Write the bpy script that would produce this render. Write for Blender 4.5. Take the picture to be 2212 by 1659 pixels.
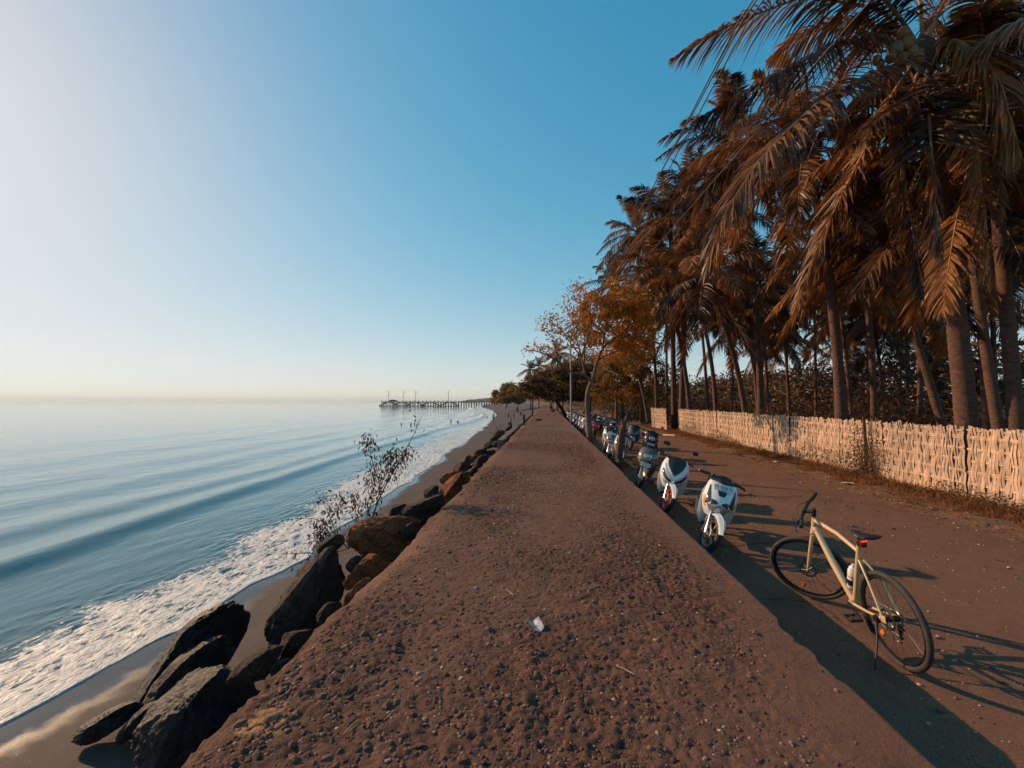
import bpy, bmesh, math, random
import numpy as np
from mathutils import Vector, Matrix, Quaternion

for _o in list(bpy.data.objects):
    bpy.data.objects.remove(_o, do_unlink=True)
scene = bpy.context.scene
COL = scene.collection
RNG = random.Random(7)
R = math.radians

# ------------------------------------------------------------------ camera
CAM_H = 2.04                      # above the road surface (road = z 0)
FPX, CX, CY = 933.0, 1106.0, 829.5   # focal length and centre in photo units (2212 wide)
YAW = math.atan(75.0 / FPX)
PITCH = math.atan(36.5 / FPX)
cam_data = bpy.data.cameras.new("camera")
cam_data.sensor_width = 36.0
cam_data.lens = 36.0 * FPX / 2212.0
cam_data.clip_start = 0.05
cam_data.clip_end = 60000.0
cam = bpy.data.objects.new("camera", cam_data)
COL.objects.link(cam)
cam.location = (0, 0, CAM_H)
cam.rotation_euler = (math.pi / 2 + PITCH, 0, YAW)
scene.camera = cam

# ------------------------------------------------------------------ sky, sun, exposure
SUN_AZ = R(65.6)                  # left of the promenade's axis (+Y)
SUN_EL = R(24.0)
world = bpy.data.worlds.new("World")
scene.world = world
world.use_nodes = True
_nt = world.node_tree
_nt.nodes.clear()
_sky = _nt.nodes.new("ShaderNodeTexSky")
_sky.sky_type = 'NISHITA'
_sky.sun_disc = False
_sky.sun_elevation = SUN_EL
_sky.sun_rotation = -SUN_AZ
_sky.altitude = 0
_sky.air_density = 0.8
_sky.dust_density = 0.34
_sky.ozone_density = 3.0
_bg = _nt.nodes.new("ShaderNodeBackground")
_bg.inputs["Strength"].default_value = 0.12
_wo = _nt.nodes.new("ShaderNodeOutputWorld")
# film response of the picture on the sky's own radiance: tint, highlight roll-off, saturation (the same everywhere in the sky)
def _vm(op, a, b):
    nd = _nt.nodes.new("ShaderNodeVectorMath"); nd.operation = op
    for k, q in enumerate((a, b)):
        if isinstance(q, tuple): nd.inputs[k].default_value = q
        else: _nt.links.new(q, nd.inputs[k])
    return nd.outputs["Value"] if op == 'DOT_PRODUCT' else nd.outputs[0]
_hs = _nt.nodes.new("ShaderNodeHueSaturation"); _hs.inputs["Saturation"].default_value = 1.28
_nt.links.new(_vm('MULTIPLY', _sky.outputs[0], (.90, .96, .88)), _hs.inputs["Color"])
_l = _vm('MULTIPLY', _hs.outputs[0], (.578, .428, .370))
_l = _vm('DIVIDE', _l, _vm('ADD', _vm('MULTIPLY', _l, (1.057,) * 3), (1.0, 1.0, 1.0)))
_g = _vm('DOT_PRODUCT', _l, (1 / 3,) * 3)
_l = _vm('ADD', _vm('MULTIPLY', _l, (1.17 * .96, 1.17 * 1.02, 1.17 * .985)), _vm('MULTIPLY', _g, (-.17,) * 3))
_l = _vm('MULTIPLY', _l, (1.05 / .12, 1.04 / .12, 1.10 / .12))
_nt.links.new(_l, _bg.inputs[0])
_nt.links.new(_bg.outputs[0], _wo.inputs[0])

sun_data = bpy.data.lights.new("sun", 'SUN')
sun_data.energy = 5.0
sun_data.angle = R(0.53)
sun_data.color = (1.0, 0.65, 0.37)
sun = bpy.data.objects.new("sun", sun_data)
COL.objects.link(sun)
SUN_DIR = Vector((-math.sin(SUN_AZ) * math.cos(SUN_EL), math.cos(SUN_AZ) * math.cos(SUN_EL), math.sin(SUN_EL)))
sun.rotation_euler = SUN_DIR.to_track_quat('Z', 'Y').to_euler()
sun.location = (-30, 15, 20)

scene.view_settings.view_transform = 'Standard'
scene.view_settings.look = 'None'
scene.view_settings.exposure = 0.0
scene.view_settings.gamma = 1.0
scene.view_settings.use_curve_mapping = False
scene.cycles.use_denoising = True
scene.cycles.use_adaptive_sampling = True
scene.cycles.adaptive_threshold = 0.025
scene.cycles.adaptive_min_samples = 12
scene.cycles.max_bounces = 6
scene.cycles.diffuse_bounces = 2
scene.cycles.glossy_bounces = 3
scene.cycles.transmission_bounces = 3
scene.cycles.transparent_max_bounces = 4
scene.cycles.caustics_reflective = False
scene.cycles.caustics_refractive = False

# ------------------------------------------------------------------ placing things: photo point -> place in the world
_r = np.array([math.cos(YAW), math.sin(YAW), 0.0])
_fh = np.array([-math.sin(YAW), math.cos(YAW), 0.0])
_z = np.array([0, 0, 1.0])
_f = _fh * math.cos(PITCH) + _z * math.sin(PITCH)
_u = -_fh * math.sin(PITCH) + _z * math.cos(PITCH)
CAMP = np.array([0, 0, CAM_H])
def ray(x, y):
    return _f + _r * (x - CX) / FPX + _u * (CY - y) / FPX
def at_depth(x, y, d):
    return CAMP + ray(x, y) * d
def at_z(x, y, z):
    d = ray(x, y)
    return CAMP + d * ((z - CAM_H) / d[2])
def at_x(x, y, X):
    d = ray(x, y)
    return CAMP + d * (X / d[0])

# ------------------------------------------------------------------ tags
def tag(o, label=None, cat=None, group=None, kind=None):
    if label: o["label"] = label
    if cat: o["category"] = cat
    if group: o["group"] = group
    if kind: o["kind"] = kind
    return o
def empty(name, loc=(0, 0, 0), rz=0.0):
    o = bpy.data.objects.new(name, None)
    o.empty_display_size = 0.1
    COL.objects.link(o)
    o.location = loc
    o.rotation_euler = (0, 0, rz)
    return o
def flatten(group, M, parent):
    """turn a group of parts by M, hand them to the thing itself and drop the group"""
    for ch in list(group.children):
        B = ch.matrix_basis.copy(); ch.parent = parent; ch.matrix_basis = M @ B
    bpy.data.objects.remove(group, do_unlink=True)
def copy_tree(o, parent=None):
    c = o.copy()
    COL.objects.link(c)
    c.parent = parent
    for ch in o.children:
        copy_tree(ch, c)
    return c

# ------------------------------------------------------------------ noise on arrays
def _hash(ix, iy, iz, seed):
    h = (ix.astype(np.int64) * 374761393 + iy.astype(np.int64) * 668265263 + iz.astype(np.int64) * 2147483647 + seed * 974634777) & 0xFFFFFFFF
    h = ((h ^ (h >> 13)) * 1274126177) & 0xFFFFFFFF
    h = ((h ^ (h >> 16)) * 2246822519) & 0xFFFFFFFF
    h = h ^ (h >> 15)
    return (h & 0xFFFFFF).astype(np.float64) / float(0xFFFFFF)
def noise3(x, y, z, seed=0):
    x, y, z = np.broadcast_arrays(np.asarray(x, float), np.asarray(y, float), np.asarray(z, float))
    ix, iy, iz = np.floor(x), np.floor(y), np.floor(z)
    fx, fy, fz = x - ix, y - iy, z - iz
    fx = fx * fx * (3 - 2 * fx); fy = fy * fy * (3 - 2 * fy); fz = fz * fz * (3 - 2 * fz)
    out = 0
    for dx in (0, 1):
        wx = fx if dx else 1 - fx
        for dy in (0, 1):
            wy = fy if dy else 1 - fy
            for dz in (0, 1):
                wz = fz if dz else 1 - fz
                out = out + wx * wy * wz * _hash(ix + dx, iy + dy, iz + dz, seed)
    return out * 2 - 1
def fbm(x, y, z=0.0, seed=0, oct=4, gain=0.5):
    a, s, t = 1.0, 0.0, 0.0
    f = 1.0
    for i in range(oct):
        s = s + a * noise3(np.asarray(x) * f, np.asarray(y) * f, np.asarray(z) * f, seed + i * 17)
        t += a; a *= gain; f *= 2.03
    return s / t

# ------------------------------------------------------------------ mesh building
class MB:
    """collects shapes for ONE mesh"""
    def __init__(self):
        self.v, self.f = [], []
    def add(self, vs, fs):
        b = len(self.v)
        self.v.extend([tuple(map(float, p)) for p in vs])
        self.f.extend([tuple(i + b for i in q) for q in fs])
        return self
    def box(self, c, s, rot=None, bev=0.0):
        x, y, z = s[0] / 2, s[1] / 2, s[2] / 2
        if bev > 0:
            b = min(bev, x * .49, y * .49, z * .49)
            bm = bmesh.new()
            bmesh.ops.create_cube(bm, size=1.0)
            bmesh.ops.scale(bm, vec=(s[0], s[1], s[2]), verts=bm.verts)
            bmesh.ops.bevel(bm, geom=list(bm.edges), offset=b, segments=2, affect='EDGES', profile=.5)
            bm.verts.index_update()
            vs = [v.co.copy() for v in bm.verts]
            fs = [[v.index for v in f.verts] for f in bm.faces]
            bm.free()
        else:
            vs = [Vector((sx * x, sy * y, sz * z)) for sz in (-1, 1) for sy in (-1, 1) for sx in (-1, 1)]
            fs = [(0, 2, 3, 1), (4, 5, 7, 6), (0, 1, 5, 4), (2, 6, 7, 3), (0, 4, 6, 2), (1, 3, 7, 5)]
        m = rot if rot is not None else Matrix.Identity(3)
        c = Vector(c)
        return self.add([m @ v + c for v in vs], fs)
    def tube(self, pts, rad, n=8, cap=True, flat=1.0):
        pts = [Vector(p) for p in pts]
        if not hasattr(rad, '__len__'): rad = [rad] * len(pts)
        N = len(pts)
        tang = []
        for i in range(N):
            t = pts[min(i + 1, N - 1)] - pts[max(i - 1, 0)]
            tang.append(t.normalized() if t.length > 1e-9 else Vector((0, 0, 1)))
        ref = Vector((0, 0, 1)) if abs(tang[0].z) < .9 else Vector((1, 0, 0))
        a = tang[0].cross(ref).normalized()
        vs, fs = [], []
        for i in range(N):
            a = (a - tang[i] * a.dot(tang[i]))
            if a.length < 1e-6: a = tang[i].orthogonal()
            a.normalize()
            b = tang[i].cross(a)
            for k in range(n):
                an = 2 * math.pi * k / n
                vs.append(pts[i] + a * math.cos(an) * rad[i] + b * math.sin(an) * rad[i] * flat)
        for i in range(N - 1):
            for k in range(n):
                k2 = (k + 1) % n
                fs.append((i * n + k, i * n + k2, (i + 1) * n + k2, (i + 1) * n + k))
        if cap:
            fs.append(tuple(range(n))[::-1])
            fs.append(tuple((N - 1) * n + k for k in range(n)))
        return self.add(vs, fs)
    def ring(self, c, axis, Rr, r, nR=32, nr=8, squash=1.0, a0=0.0, a1=2 * math.pi):
        axis = Vector(axis).normalized()
        e1 = axis.orthogonal().normalized()
        e2 = axis.cross(e1)
        c = Vector(c)
        full = abs(a1 - a0) > 6.28
        m = nR if full else nR + 1
        vs, fs = [], []
        for i in range(m):
            a = a0 + (a1 - a0) * i / nR
            d = e1 * math.cos(a) + e2 * math.sin(a)
            for k in range(nr):
                b = 2 * math.pi * k / nr
                vs.append(c + d * (Rr + r * math.cos(b)) + axis * r * squash * math.sin(b))
        for i in range(nR):
            j = (i + 1) % m
            for k in range(nr):
                k2 = (k + 1) % nr
                fs.append((i * nr + k, j * nr + k, j * nr + k2, i * nr + k2))
        return self.add(vs, fs)
    def lathe(self, prof, c=(0, 0, 0), axis=(0, 0, 1), n=16):
        axis = Vector(axis).normalized()
        e1 = axis.orthogonal().normalized(); e2 = axis.cross(e1); c = Vector(c)
        vs, fs = [], []
        for (r, h) in prof:
            for k in range(n):
                a = 2 * math.pi * k / n
                vs.append(c + axis * h + (e1 * math.cos(a) + e2 * math.sin(a)) * max(r, 1e-4))
        for i in range(len(prof) - 1):
            for k in range(n):
                k2 = (k + 1) % n
                fs.append((i * n + k, i * n + k2, (i + 1) * n + k2, (i + 1) * n + k))
        fs.append(tuple(range(n))[::-1]); fs.append(tuple((len(prof) - 1) * n + k for k in range(n)))
        return self.add(vs, fs)
    def loft(self, rings, closed=True, cap=True):
        n = len(rings[0]); vs = [p for r in rings for p in r]; fs = []
        for i in range(len(rings) - 1):
            for k in range(n if closed else n - 1):
                k2 = (k + 1) % n
                fs.append((i * n + k, i * n + k2, (i + 1) * n + k2, (i + 1) * n + k))
        if cap and closed:
            fs.append(tuple(range(n))[::-1]); fs.append(tuple((len(rings) - 1) * n + k for k in range(n)))
        return self.add(vs, fs)
    def ball(self, c, r, n=12, m=8, rot=None):
        if not hasattr(r, '__len__'): r = (r, r, r)
        c = Vector(c); vs, fs = [], []
        for i in range(m + 1):
            t = math.pi * i / m
            for k in range(n):
                a = 2 * math.pi * k / n
                p = Vector((r[0] * math.sin(t) * math.cos(a), r[1] * math.sin(t) * math.sin(a), r[2] * math.cos(t)))
                if i in (0, m): p = Vector((1e-4 * math.cos(a), 1e-4 * math.sin(a), p.z))
                vs.append((rot @ p if rot is not None else p) + c)
        for i in range(m):
            for k in range(n):
                k2 = (k + 1) % n
                fs.append((i * n + k, (i + 1) * n + k, (i + 1) * n + k2, i * n + k2))
        return self.add(vs, fs)
    def panel(self, outline, depth, inset=0.0):
        """closed outline of 3D points, thickened by the vector depth"""
        d = Vector(depth); o = [Vector(p) for p in outline]; n = len(o)
        c = sum(o, Vector()) / n
        vs = o + [p + d for p in o]
        fs = [tuple(range(n))[::-1], tuple(range(n, 2 * n))]
        for k in range(n):
            k2 = (k + 1) % n
            fs.append((k, k2, n + k2, n + k))
        return self.add(vs, fs)
    def build(self, name, mat, parent=None, smooth=True, sharp=40, kind=None):
        me = bpy.data.meshes.new(name)
        me.from_pydata(self.v, [], self.f)
        return finish(me, name, mat, parent, smooth, sharp, kind)

def finish(me, name, mat, parent=None, smooth=True, sharp=40, kind=None):
    me.update()
    bm = bmesh.new(); bm.from_mesh(me)
    bmesh.ops.recalc_face_normals(bm, faces=bm.faces)
    bm.to_mesh(me); bm.free()
    if smooth:
        me.shade_smooth()
        if sharp: me.set_sharp_from_angle(angle=R(sharp))
    if mat is not None: me.materials.append(mat)
    o = bpy.data.objects.new(name, me)
    COL.objects.link(o)
    if parent is not None: o.parent = parent
    if kind: o["kind"] = kind
    return o
def mesh_np(name, V, F, mat, parent=None, smooth=False, kind=None):
    """V (n,3), F (m,3 or 4) arrays -> object (fast, no normal fixing)"""
    V = np.asarray(V, np.float32); F = np.asarray(F, np.int32)
    me = bpy.data.meshes.new(name)
    me.vertices.add(len(V)); me.vertices.foreach_set("co", V.ravel())
    k = F.shape[1]
    me.loops.add(F.size); me.loops.foreach_set("vertex_index", F.ravel())
    me.polygons.add(len(F))
    me.polygons.foreach_set("loop_start", np.arange(0, F.size, k, dtype=np.int32))
    me.update(calc_edges=True)
    if smooth: me.shade_smooth()
    if mat is not None: me.materials.append(mat)
    o = bpy.data.objects.new(name, me)
    COL.objects.link(o)
    if parent is not None: o.parent = parent
    if kind: o["kind"] = kind
    return o
def obj_of(me, name, parent=None, loc=(0, 0, 0), rot=(0, 0, 0), scl=None):
    o = bpy.data.objects.new(name, me); COL.objects.link(o)
    if parent is not None: o.parent = parent
    o.location = loc; o.rotation_euler = rot
    if scl is not None: o.scale = scl if hasattr(scl, '__len__') else (scl,) * 3
    return o
def grid_faces(nr, nc):
    i = np.arange(nr - 1)[:, None] * nc + np.arange(nc - 1)[None, :]
    return np.stack([i, i + 1, i + nc + 1, i + nc], -1).reshape(-1, 4)
def attr(o, name, data):
    a = o.data.attributes.new(name, 'FLOAT', 'POINT')
    a.data.foreach_set("value", np.asarray(data, np.float32).ravel())

# ------------------------------------------------------------------ materials
class NT:
    def __init__(self, name):
        self.m = bpy.data.materials.new(name); self.m.use_nodes = True
        self.t = self.m.node_tree; self.t.nodes.clear()
        self.out = self.n("ShaderNodeOutputMaterial")
    def n(self, typ, **kw):
        nd = self.t.nodes.new(typ)
        for k, v in kw.items():
            if k.startswith('i_'): nd.inputs[k[2:].replace('_', ' ')].default_value = v
            else: setattr(nd, k, v)
        return nd
    def l(self, a, b): self.t.links.new(a, b)
    def coord(self, kind="Object", scale=(1, 1, 1)):
        c = self.n("ShaderNodeTexCoord"); mp = self.n("ShaderNodeMapping")
        mp.inputs["Scale"].default_value = scale
        if kind == 'World':
            g = self.n("ShaderNodeNewGeometry"); self.l(g.outputs["Position"], mp.inputs[0])
        else: self.l(c.outputs[kind], mp.inputs[0])
        return mp.outputs[0]
    def noise(self, vec, scale, detail=4, rough=.55, dist=0.0):
        nd = self.n("ShaderNodeTexNoise"); nd.inputs["Scale"].default_value = scale
        nd.inputs["Detail"].default_value = detail; nd.inputs["Roughness"].default_value = rough
        nd.inputs["Distortion"].default_value = dist
        self.l(vec, nd.inputs["Vector"]); return nd.outputs["Fac"]
    def ramp(self, fac, stops):
        nd = self.n("ShaderNodeValToRGB"); e = nd.color_ramp.elements
        while len(e) > len(stops): e.remove(e[-1])
        while len(e) < len(stops): e.new(.5)
        for el, (p, c) in zip(e, stops):
            el.position = p
            el.color = (c[0], c[1], c[2], 1) if hasattr(c, '__len__') else (c, c, c, 1)
        self.l(fac, nd.inputs[0]); return nd.outputs[0]
    def math(self, op, a, b=None, clamp=False):
        nd = self.n("ShaderNodeMath", operation=op, use_clamp=clamp)
        for i, x in enumerate((a, b)):
            if x is None: continue
            if isinstance(x, (int, float)): nd.inputs[i].default_value = x
            else: self.l(x, nd.inputs[i])
        return nd.outputs[0]
    def mix(self, fac, a, b, blend='MIX'):
        nd = self.n("ShaderNodeMix", data_type='RGBA', blend_type=blend)
        for s, x in ((nd.inputs[0], fac), (nd.inputs[6], a), (nd.inputs[7], b)):
            if isinstance(x, (int, float)): s.default_value = x
            elif isinstance(x, (tuple, list)): s.default_value = (x[0], x[1], x[2], 1)
            else: self.l(x, s)
        return nd.outputs[2]
    def attr(self, name):
        nd = self.n("ShaderNodeAttribute"); nd.attribute_name = name; return nd.outputs["Fac"]
    def bump(self, h, strength=.3, dist=.02, normal=None):
        nd = self.n("ShaderNodeBump"); nd.inputs["Strength"].default_value = strength; nd.inputs["Distance"].default_value = dist
        self.l(h, nd.inputs["Height"])
        if normal is not None: self.l(normal, nd.inputs["Normal"])
        return nd.outputs[0]
    def pbsdf(self, col, rough=.6, metal=0., spec=.5, normal=None, coat=0.):
        b = self.n("ShaderNodeBsdfPrincipled")
        if isinstance(col, (tuple, list)): b.inputs["Base Color"].default_value = (col[0], col[1], col[2], 1)
        else: self.l(col, b.inputs["Base Color"])
        if isinstance(rough, (int, float)): b.inputs["Roughness"].default_value = rough
        else: self.l(rough, b.inputs["Roughness"])
        b.inputs["Metallic"].default_value = metal
        b.inputs["Specular IOR Level"].default_value = spec
        b.inputs["Coat Weight"].default_value = coat
        if normal is not None: self.l(normal, b.inputs["Normal"])
        self.b = b
        return b
    def done(self, shader=None):
        self.l((shader or self.b.outputs[0]) if not hasattr(shader, 'outputs') else shader.outputs[0], self.out.inputs[0])
        return self.m

def simple(name, c1, c2=None, scale=6., rough=.6, metal=0., spec=.5, bump=0., bscale=40., bdist=.01, coat=0., rvar=0., coords='Object', stretch=(1, 1, 1), objvar=0.):
    m = NT(name)
    v = m.coord(coords, stretch)
    c2 = c2 or tuple(x * .7 for x in c1)
    f = m.noise(v, scale, 5, .6)
    col = m.ramp(f, [(.3, c2), (.68, c1)])
    if objvar:
        oi = m.n("ShaderNodeObjectInfo")
        hs = m.n("ShaderNodeHueSaturation"); m.l(col, hs.inputs["Color"])
        m.l(m.math('ADD', m.math('MULTIPLY', oi.outputs["Random"], objvar), 1 - objvar * .5), hs.inputs["Value"])
        col = hs.outputs[0]
    r = rough
    if rvar: r = m.math('ADD', m.math('MULTIPLY', m.noise(v, scale * 2.3, 3), rvar), rough - rvar * .5, True)
    nrm = m.bump(m.noise(v, bscale, 5, .65), bump, bdist) if bump else None
    m.pbsdf(col, r, metal, spec, nrm, coat)
    return m.done()
def leafmat(name, c1, c2, trans=.35, rough=.5, scale=1.3, tcol=None):
    m = NT(name)
    g = m.coord('World')
    f = m.noise(g, scale, 3, .6)
    oi = m.n("ShaderNodeObjectInfo")
    f2 = m.math('ADD', m.math('MULTIPLY', f, .8), m.math('SUBTRACT', m.math('MULTIPLY', oi.outputs["Random"], .42), .10))
    col = m.ramp(f2, [(.32, c2), (.68, c1)])
    b = m.pbsdf(col, rough, 0, .35)
    tr = m.n("ShaderNodeBsdfTranslucent")
    if tcol is None: m.l(col, tr.inputs[0])
    else: tr.inputs[0].default_value = (*tcol, 1)
    mx = m.n("ShaderNodeMixShader"); mx.inputs[0].default_value = trans
    m.l(b.outputs[0], mx.inputs[1]); m.l(tr.outputs[0], mx.inputs[2])
    return m.done(mx.outputs[0])
# ================================================================== setting
PROM_Z = 0.49                      # promenade top above the road
PX0, PX1 = -1.58, 1.66             # promenade edges (its axis is +Y)
SEA = -2.09
FENCE_X = 8.47

# ---- shoreline as read off the photograph (water's edge at sea level)
_sh_px = [(-260, 1690), (42, 1532), (130, 1480), (240, 1428), (330, 1380), (470, 1312), (560, 1250), (660, 1192), (760, 1122), (860, 1055), (920, 1018), (985, 968), (1040, 930), (1064, 908), (1072, 896), (1062, 886), (1040, 880), (1045, 874)]
_sh = np.array([at_z(x, y, SEA) for x, y in _sh_px])
_shy = np.concatenate([[-60.], _sh[:, 1], [700., 1300., 5000.]])
_shx = np.concatenate([[-7.2], _sh[:, 0], [-75., -230., -900.]])
def shore_x(y):
    y = np.asarray(y, float)
    b = np.interp(y, _shy, _shx)
    near = np.clip(1 - y / 120, 0, 1)
    return b + near * (.22 * noise3(y * .55, 3.1, 0, 5) + .10 * noise3(y * 1.7, 1.2, 0, 9)) + np.clip(y / 30, 0, 1) * np.clip(1.6 - y / 120, 0, 1) * .5 * noise3(y * .28, 7.7, 0, 3)

# ---- sand
m = NT("volcanic_sand")
gv = m.coord('World')
wet = m.attr("wet")
n1 = m.noise(gv, 1.1, 5, .6); n2 = m.noise(gv, 260, 2, .7); n3 = m.noise(gv, 34, 4, .6)
dry = m.ramp(n1, [(.3, (.036, .021, .016)), (.7, (.058, .034, .026))])
dry = m.mix(m.ramp(n2, [(.40, 0), (.62, .35)]), dry, (.115, .075, .058))
wetc = m.ramp(n1, [(.3, (.024, .018, .016)), (.7, (.038, .028, .024))])
wn = m.math('ADD', wet, m.math('MULTIPLY', m.math('SUBTRACT', m.noise(gv, 2.2, 4, .6), .5), .5))
wf = m.ramp(wn, [(.35, 0), (.75, 1)])
col = m.mix(wf, dry, wetc)
speck = m.n("ShaderNodeTexVoronoi"); speck.inputs["Scale"].default_value = 11; m.l(gv, speck.inputs["Vector"])
col = m.mix(m.ramp(speck.outputs["Distance"], [(.045, .8), (.07, 0)]), col, (.55, .44, .36))
rough = m.math('SUBTRACT', .85, m.math('MULTIPLY', wf, .70))
bh = m.math('ADD', m.math('MULTIPLY', n2, .3), m.math('MULTIPLY', n3, 1.0))
nb = m.n("ShaderNodeBump"); nb.inputs["Distance"].default_value = .012
m.l(bh, nb.inputs["Height"]); m.l(m.math('SUBTRACT', .42, m.math('MULTIPLY', wf, .37)), nb.inputs["Strength"])
m.pbsdf(col, rough, 0, .5, nb.outputs[0])
M_SAND = m.done()

ys = np.unique(np.concatenate([np.linspace(-8, 2, 20), np.linspace(2, 14, 160), np.linspace(14, 60, 200), np.geomspace(60, 900, 120)]))
a = np.concatenate([np.linspace(-1, 0, 10)[:-1], np.linspace(0, 1, 90)])
Y, A = np.meshgrid(ys, a, indexing='ij')
XS = shore_x(Y)
wallx = np.interp(Y, [-10, 130, 200, 330, 600, 900], [-1.50, -1.50, -6, -12, -30, -100])
LX = np.where(A < 0, XS + A * 6, XS + A * (wallx - XS))
land = LX - XS
Z = SEA - .012 + np.where(land > 0, .055 * land + .008 * land ** 2 * np.clip(1 - land / 30, 0, 1), .06 * land)
Z = Z + np.clip(land, 0, 1) * (.035 * fbm(LX * .7, Y * .5, 0, 21, 3) + .012 * fbm(LX * 4, Y * 4, 0, 22, 3))
Z = np.where(Y > 150, np.minimum(Z, SEA + 2.0 + .2 * fbm(LX * .1, Y * .1, 0, 4)), Z)
# rubble bank that the boulders lie on
bank = CAM_H + .98 * LX - .20
near = np.clip((140 - Y) / 30, 0, 1)
Z = np.where((LX > -4.3) & (near > 0), np.maximum(Z, Z * (1 - near) + near * np.minimum(bank + .16 * fbm(LX * 2.6, Y * 2.6, 0, 31, 4), .22)), Z)
o = mesh_np("beach", np.stack([LX, Y, Z], -1).reshape(-1, 3), grid_faces(*Y.shape), M_SAND, smooth=True)
nearw = np.clip(1.35 - .55 * noise3(Y * .3, 5, 0, 8) - Y / 40, .30, 2.2)
attr(o, "wet", np.clip(1.1 - land / nearw, 0, 1))
tag(o, kind='structure')

# ---- sea
m = NT("sea_water")
gv = m.coord('World')
sh = m.attr("offshore")
dep = m.ramp(m.math('MULTIPLY', sh, .04, True), [(0, (.070, .115, .115)), (.15, (.050, .170, .205)), (.6, (.042, .200, .265)), (1, (.038, .19, .255))])
mp = m.coord('World', (1.0, .34, 1))
w1 = m.noise(mp, 1.5, 5, .6, .3); w2 = m.noise(mp, 9, 4, .6); w3 = m.noise(m.coord('World', (.5, .12, 1)), .16, 4, .55)
fade = m.ramp(m.math('MULTIPLY', sh, .003, True), [(0, 1), (1, .25)])
bmp = m.bump(m.math('ADD', m.math('ADD', m.math('MULTIPLY', w1, .55), m.math('MULTIPLY', w2, .26)), m.math('MULTIPLY', w3, 1.3)), .30, .11)
fo = m.attr("foam")
# lacy foam: cells stretched along the shore
fv = m.coord('World', (1.0, .42, 1))
f1 = m.noise(fv, 4.2, 7, .70, 1.1); f2 = m.noise(fv, 17, 4, .65, .5)
cells = m.n("ShaderNodeTexVoronoi", feature='DISTANCE_TO_EDGE'); cells.inputs["Scale"].default_value = 6.5
dv = m.n("ShaderNodeVectorMath", operation='ADD'); m.l(fv, dv.inputs[0])
nd = m.n("ShaderNodeTexNoise"); nd.inputs["Scale"].default_value = 4; m.l(fv, nd.inputs["Vector"])
sc = m.n("ShaderNodeVectorMath", operation='SCALE'); sc.inputs["Scale"].default_value = .35; m.l(nd.outputs["Color"], sc.inputs[0]); m.l(sc.outputs[0], dv.inputs[1])
m.l(dv.outputs[0], cells.inputs["Vector"])
lace = m.ramp(cells.outputs["Distance"], [(0, .30), (.22, 0)])
fm = m.math('ADD', m.math('ADD', m.math('MULTIPLY', m.math('SUBTRACT', f1, .5), 1.7), m.math('MULTIPLY', m.math('SUBTRACT', f2, .5), .9)), lace)
fm = m.math('ADD', fm, m.math('SUBTRACT', m.math('MULTIPLY', fo, 1.5), 1.19))
mask = m.ramp(fm, [(.02, 0), (.20, 1)])
water = m.pbsdf(dep, .06, 0, .5, bmp)
water.inputs["IOR"].default_value = 1.33
fb = m.bump(m.math('ADD', f2, m.math('MULTIPLY', f1, 1.5)), 1.0, .11)
foam = m.n("ShaderNodeBsdfPrincipled")
m.l(m.ramp(f2, [(.3, (.62, .62, .60)), (.6, (.88, .87, .84))]), foam.inputs["Base Color"])
foam.inputs["Roughness"].default_value = .45; m.l(fb, foam.inputs["Normal"])
mx = m.n("ShaderNodeMixShader"); m.l(mask, mx.inputs[0]); m.l(water.outputs[0], mx.inputs[1]); m.l(foam.outputs[0], mx.inputs[2])
M_SEA = m.done(mx.outputs[0])

ys = np.unique(np.concatenate([[-400, -120, -60, -30, -14], np.linspace(-6, 2, 30), np.linspace(2, 16, 380), np.linspace(16, 60, 280), np.geomspace(60, 420, 160), np.geomspace(420, 14000, 40)]))
s = np.concatenate([[-.05, -.03, -.012, 0.012, .04], np.linspace(.08, 6, 150)[1:], np.linspace(6, 30, 130)[1:], np.geomspace(30, 300, 80)[1:], np.geomspace(300, 14000, 34)[1:]])
Y, S = np.meshgrid(ys, s, indexing='ij')
XW = shore_x(Y) - S
c1 = np.interp(Y, [-60, 0, 10, 28, 60, 98, 160, 400], [-12.6, -12.8, -13.4, -14.8, -15.2, -15.4, -24, -70]) + .35 * noise3(Y * .12, 2, 0, 41)
c2 = c1 - np.interp(Y, [0, 10, 28, 80, 200], [3.4, 3.1, 2.2, 5., 9.]) + .3 * noise3(Y * .1, 9, 0, 42)
def crest(x, c, front, back):
    d = x - c
    return np.exp(-(d / np.where(d > 0, front, back)) ** 2)
live = np.clip(1.3 - Y / 260, 0, 1)
H = live * (.21 * crest(XW, c1, .60, 1.3) * (.75 + .35 * noise3(Y * .09, 4, 0, 43)) + .125 * crest(XW, c2, .9, 1.7)
     + .075 * crest(XW, c2 - 4.4 + .6 * noise3(Y * .06, 1, 0, 44), 1.2, 2.0) + .065 * crest(XW, c2 - 9.5 + noise3(Y * .05, 2, 0, 45), 1.6, 2.6) + .06 * crest(XW, c2 - 17, 2.2, 3.5) + .06 * crest(XW, c2 - 28, 3, 5)) * np.clip((S - 2) / 2.5, 0, 1)
chop = np.clip(S / 3, 0.15, 1) * live
H = H + chop * (.030 * fbm(XW * .55, Y * .22, 0, 51, 4) + .010 * fbm(XW * 2.4, Y * 1.1, 0, 52, 3))
foamw = np.interp(Y, [0, 6, 12, 25, 45, 80, 160], [3.3, 3.2, 3.5, 4.6, 4.8, 4.0, 6.]) + .55 * noise3(Y * .5, 3, 0, 61) + .3 * noise3(Y * 1.6, 3, 0, 62)
edge = np.clip((foamw + .5 - S) / 2.0, 0, 1)
foam = edge * (.92 + .16 * fbm(XW * .9, Y * .5, 0, 63, 3)) * np.interp(Y, [0, 10, 25, 60, 140], [1.03, 1.0, .98, .95, .86])
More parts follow.
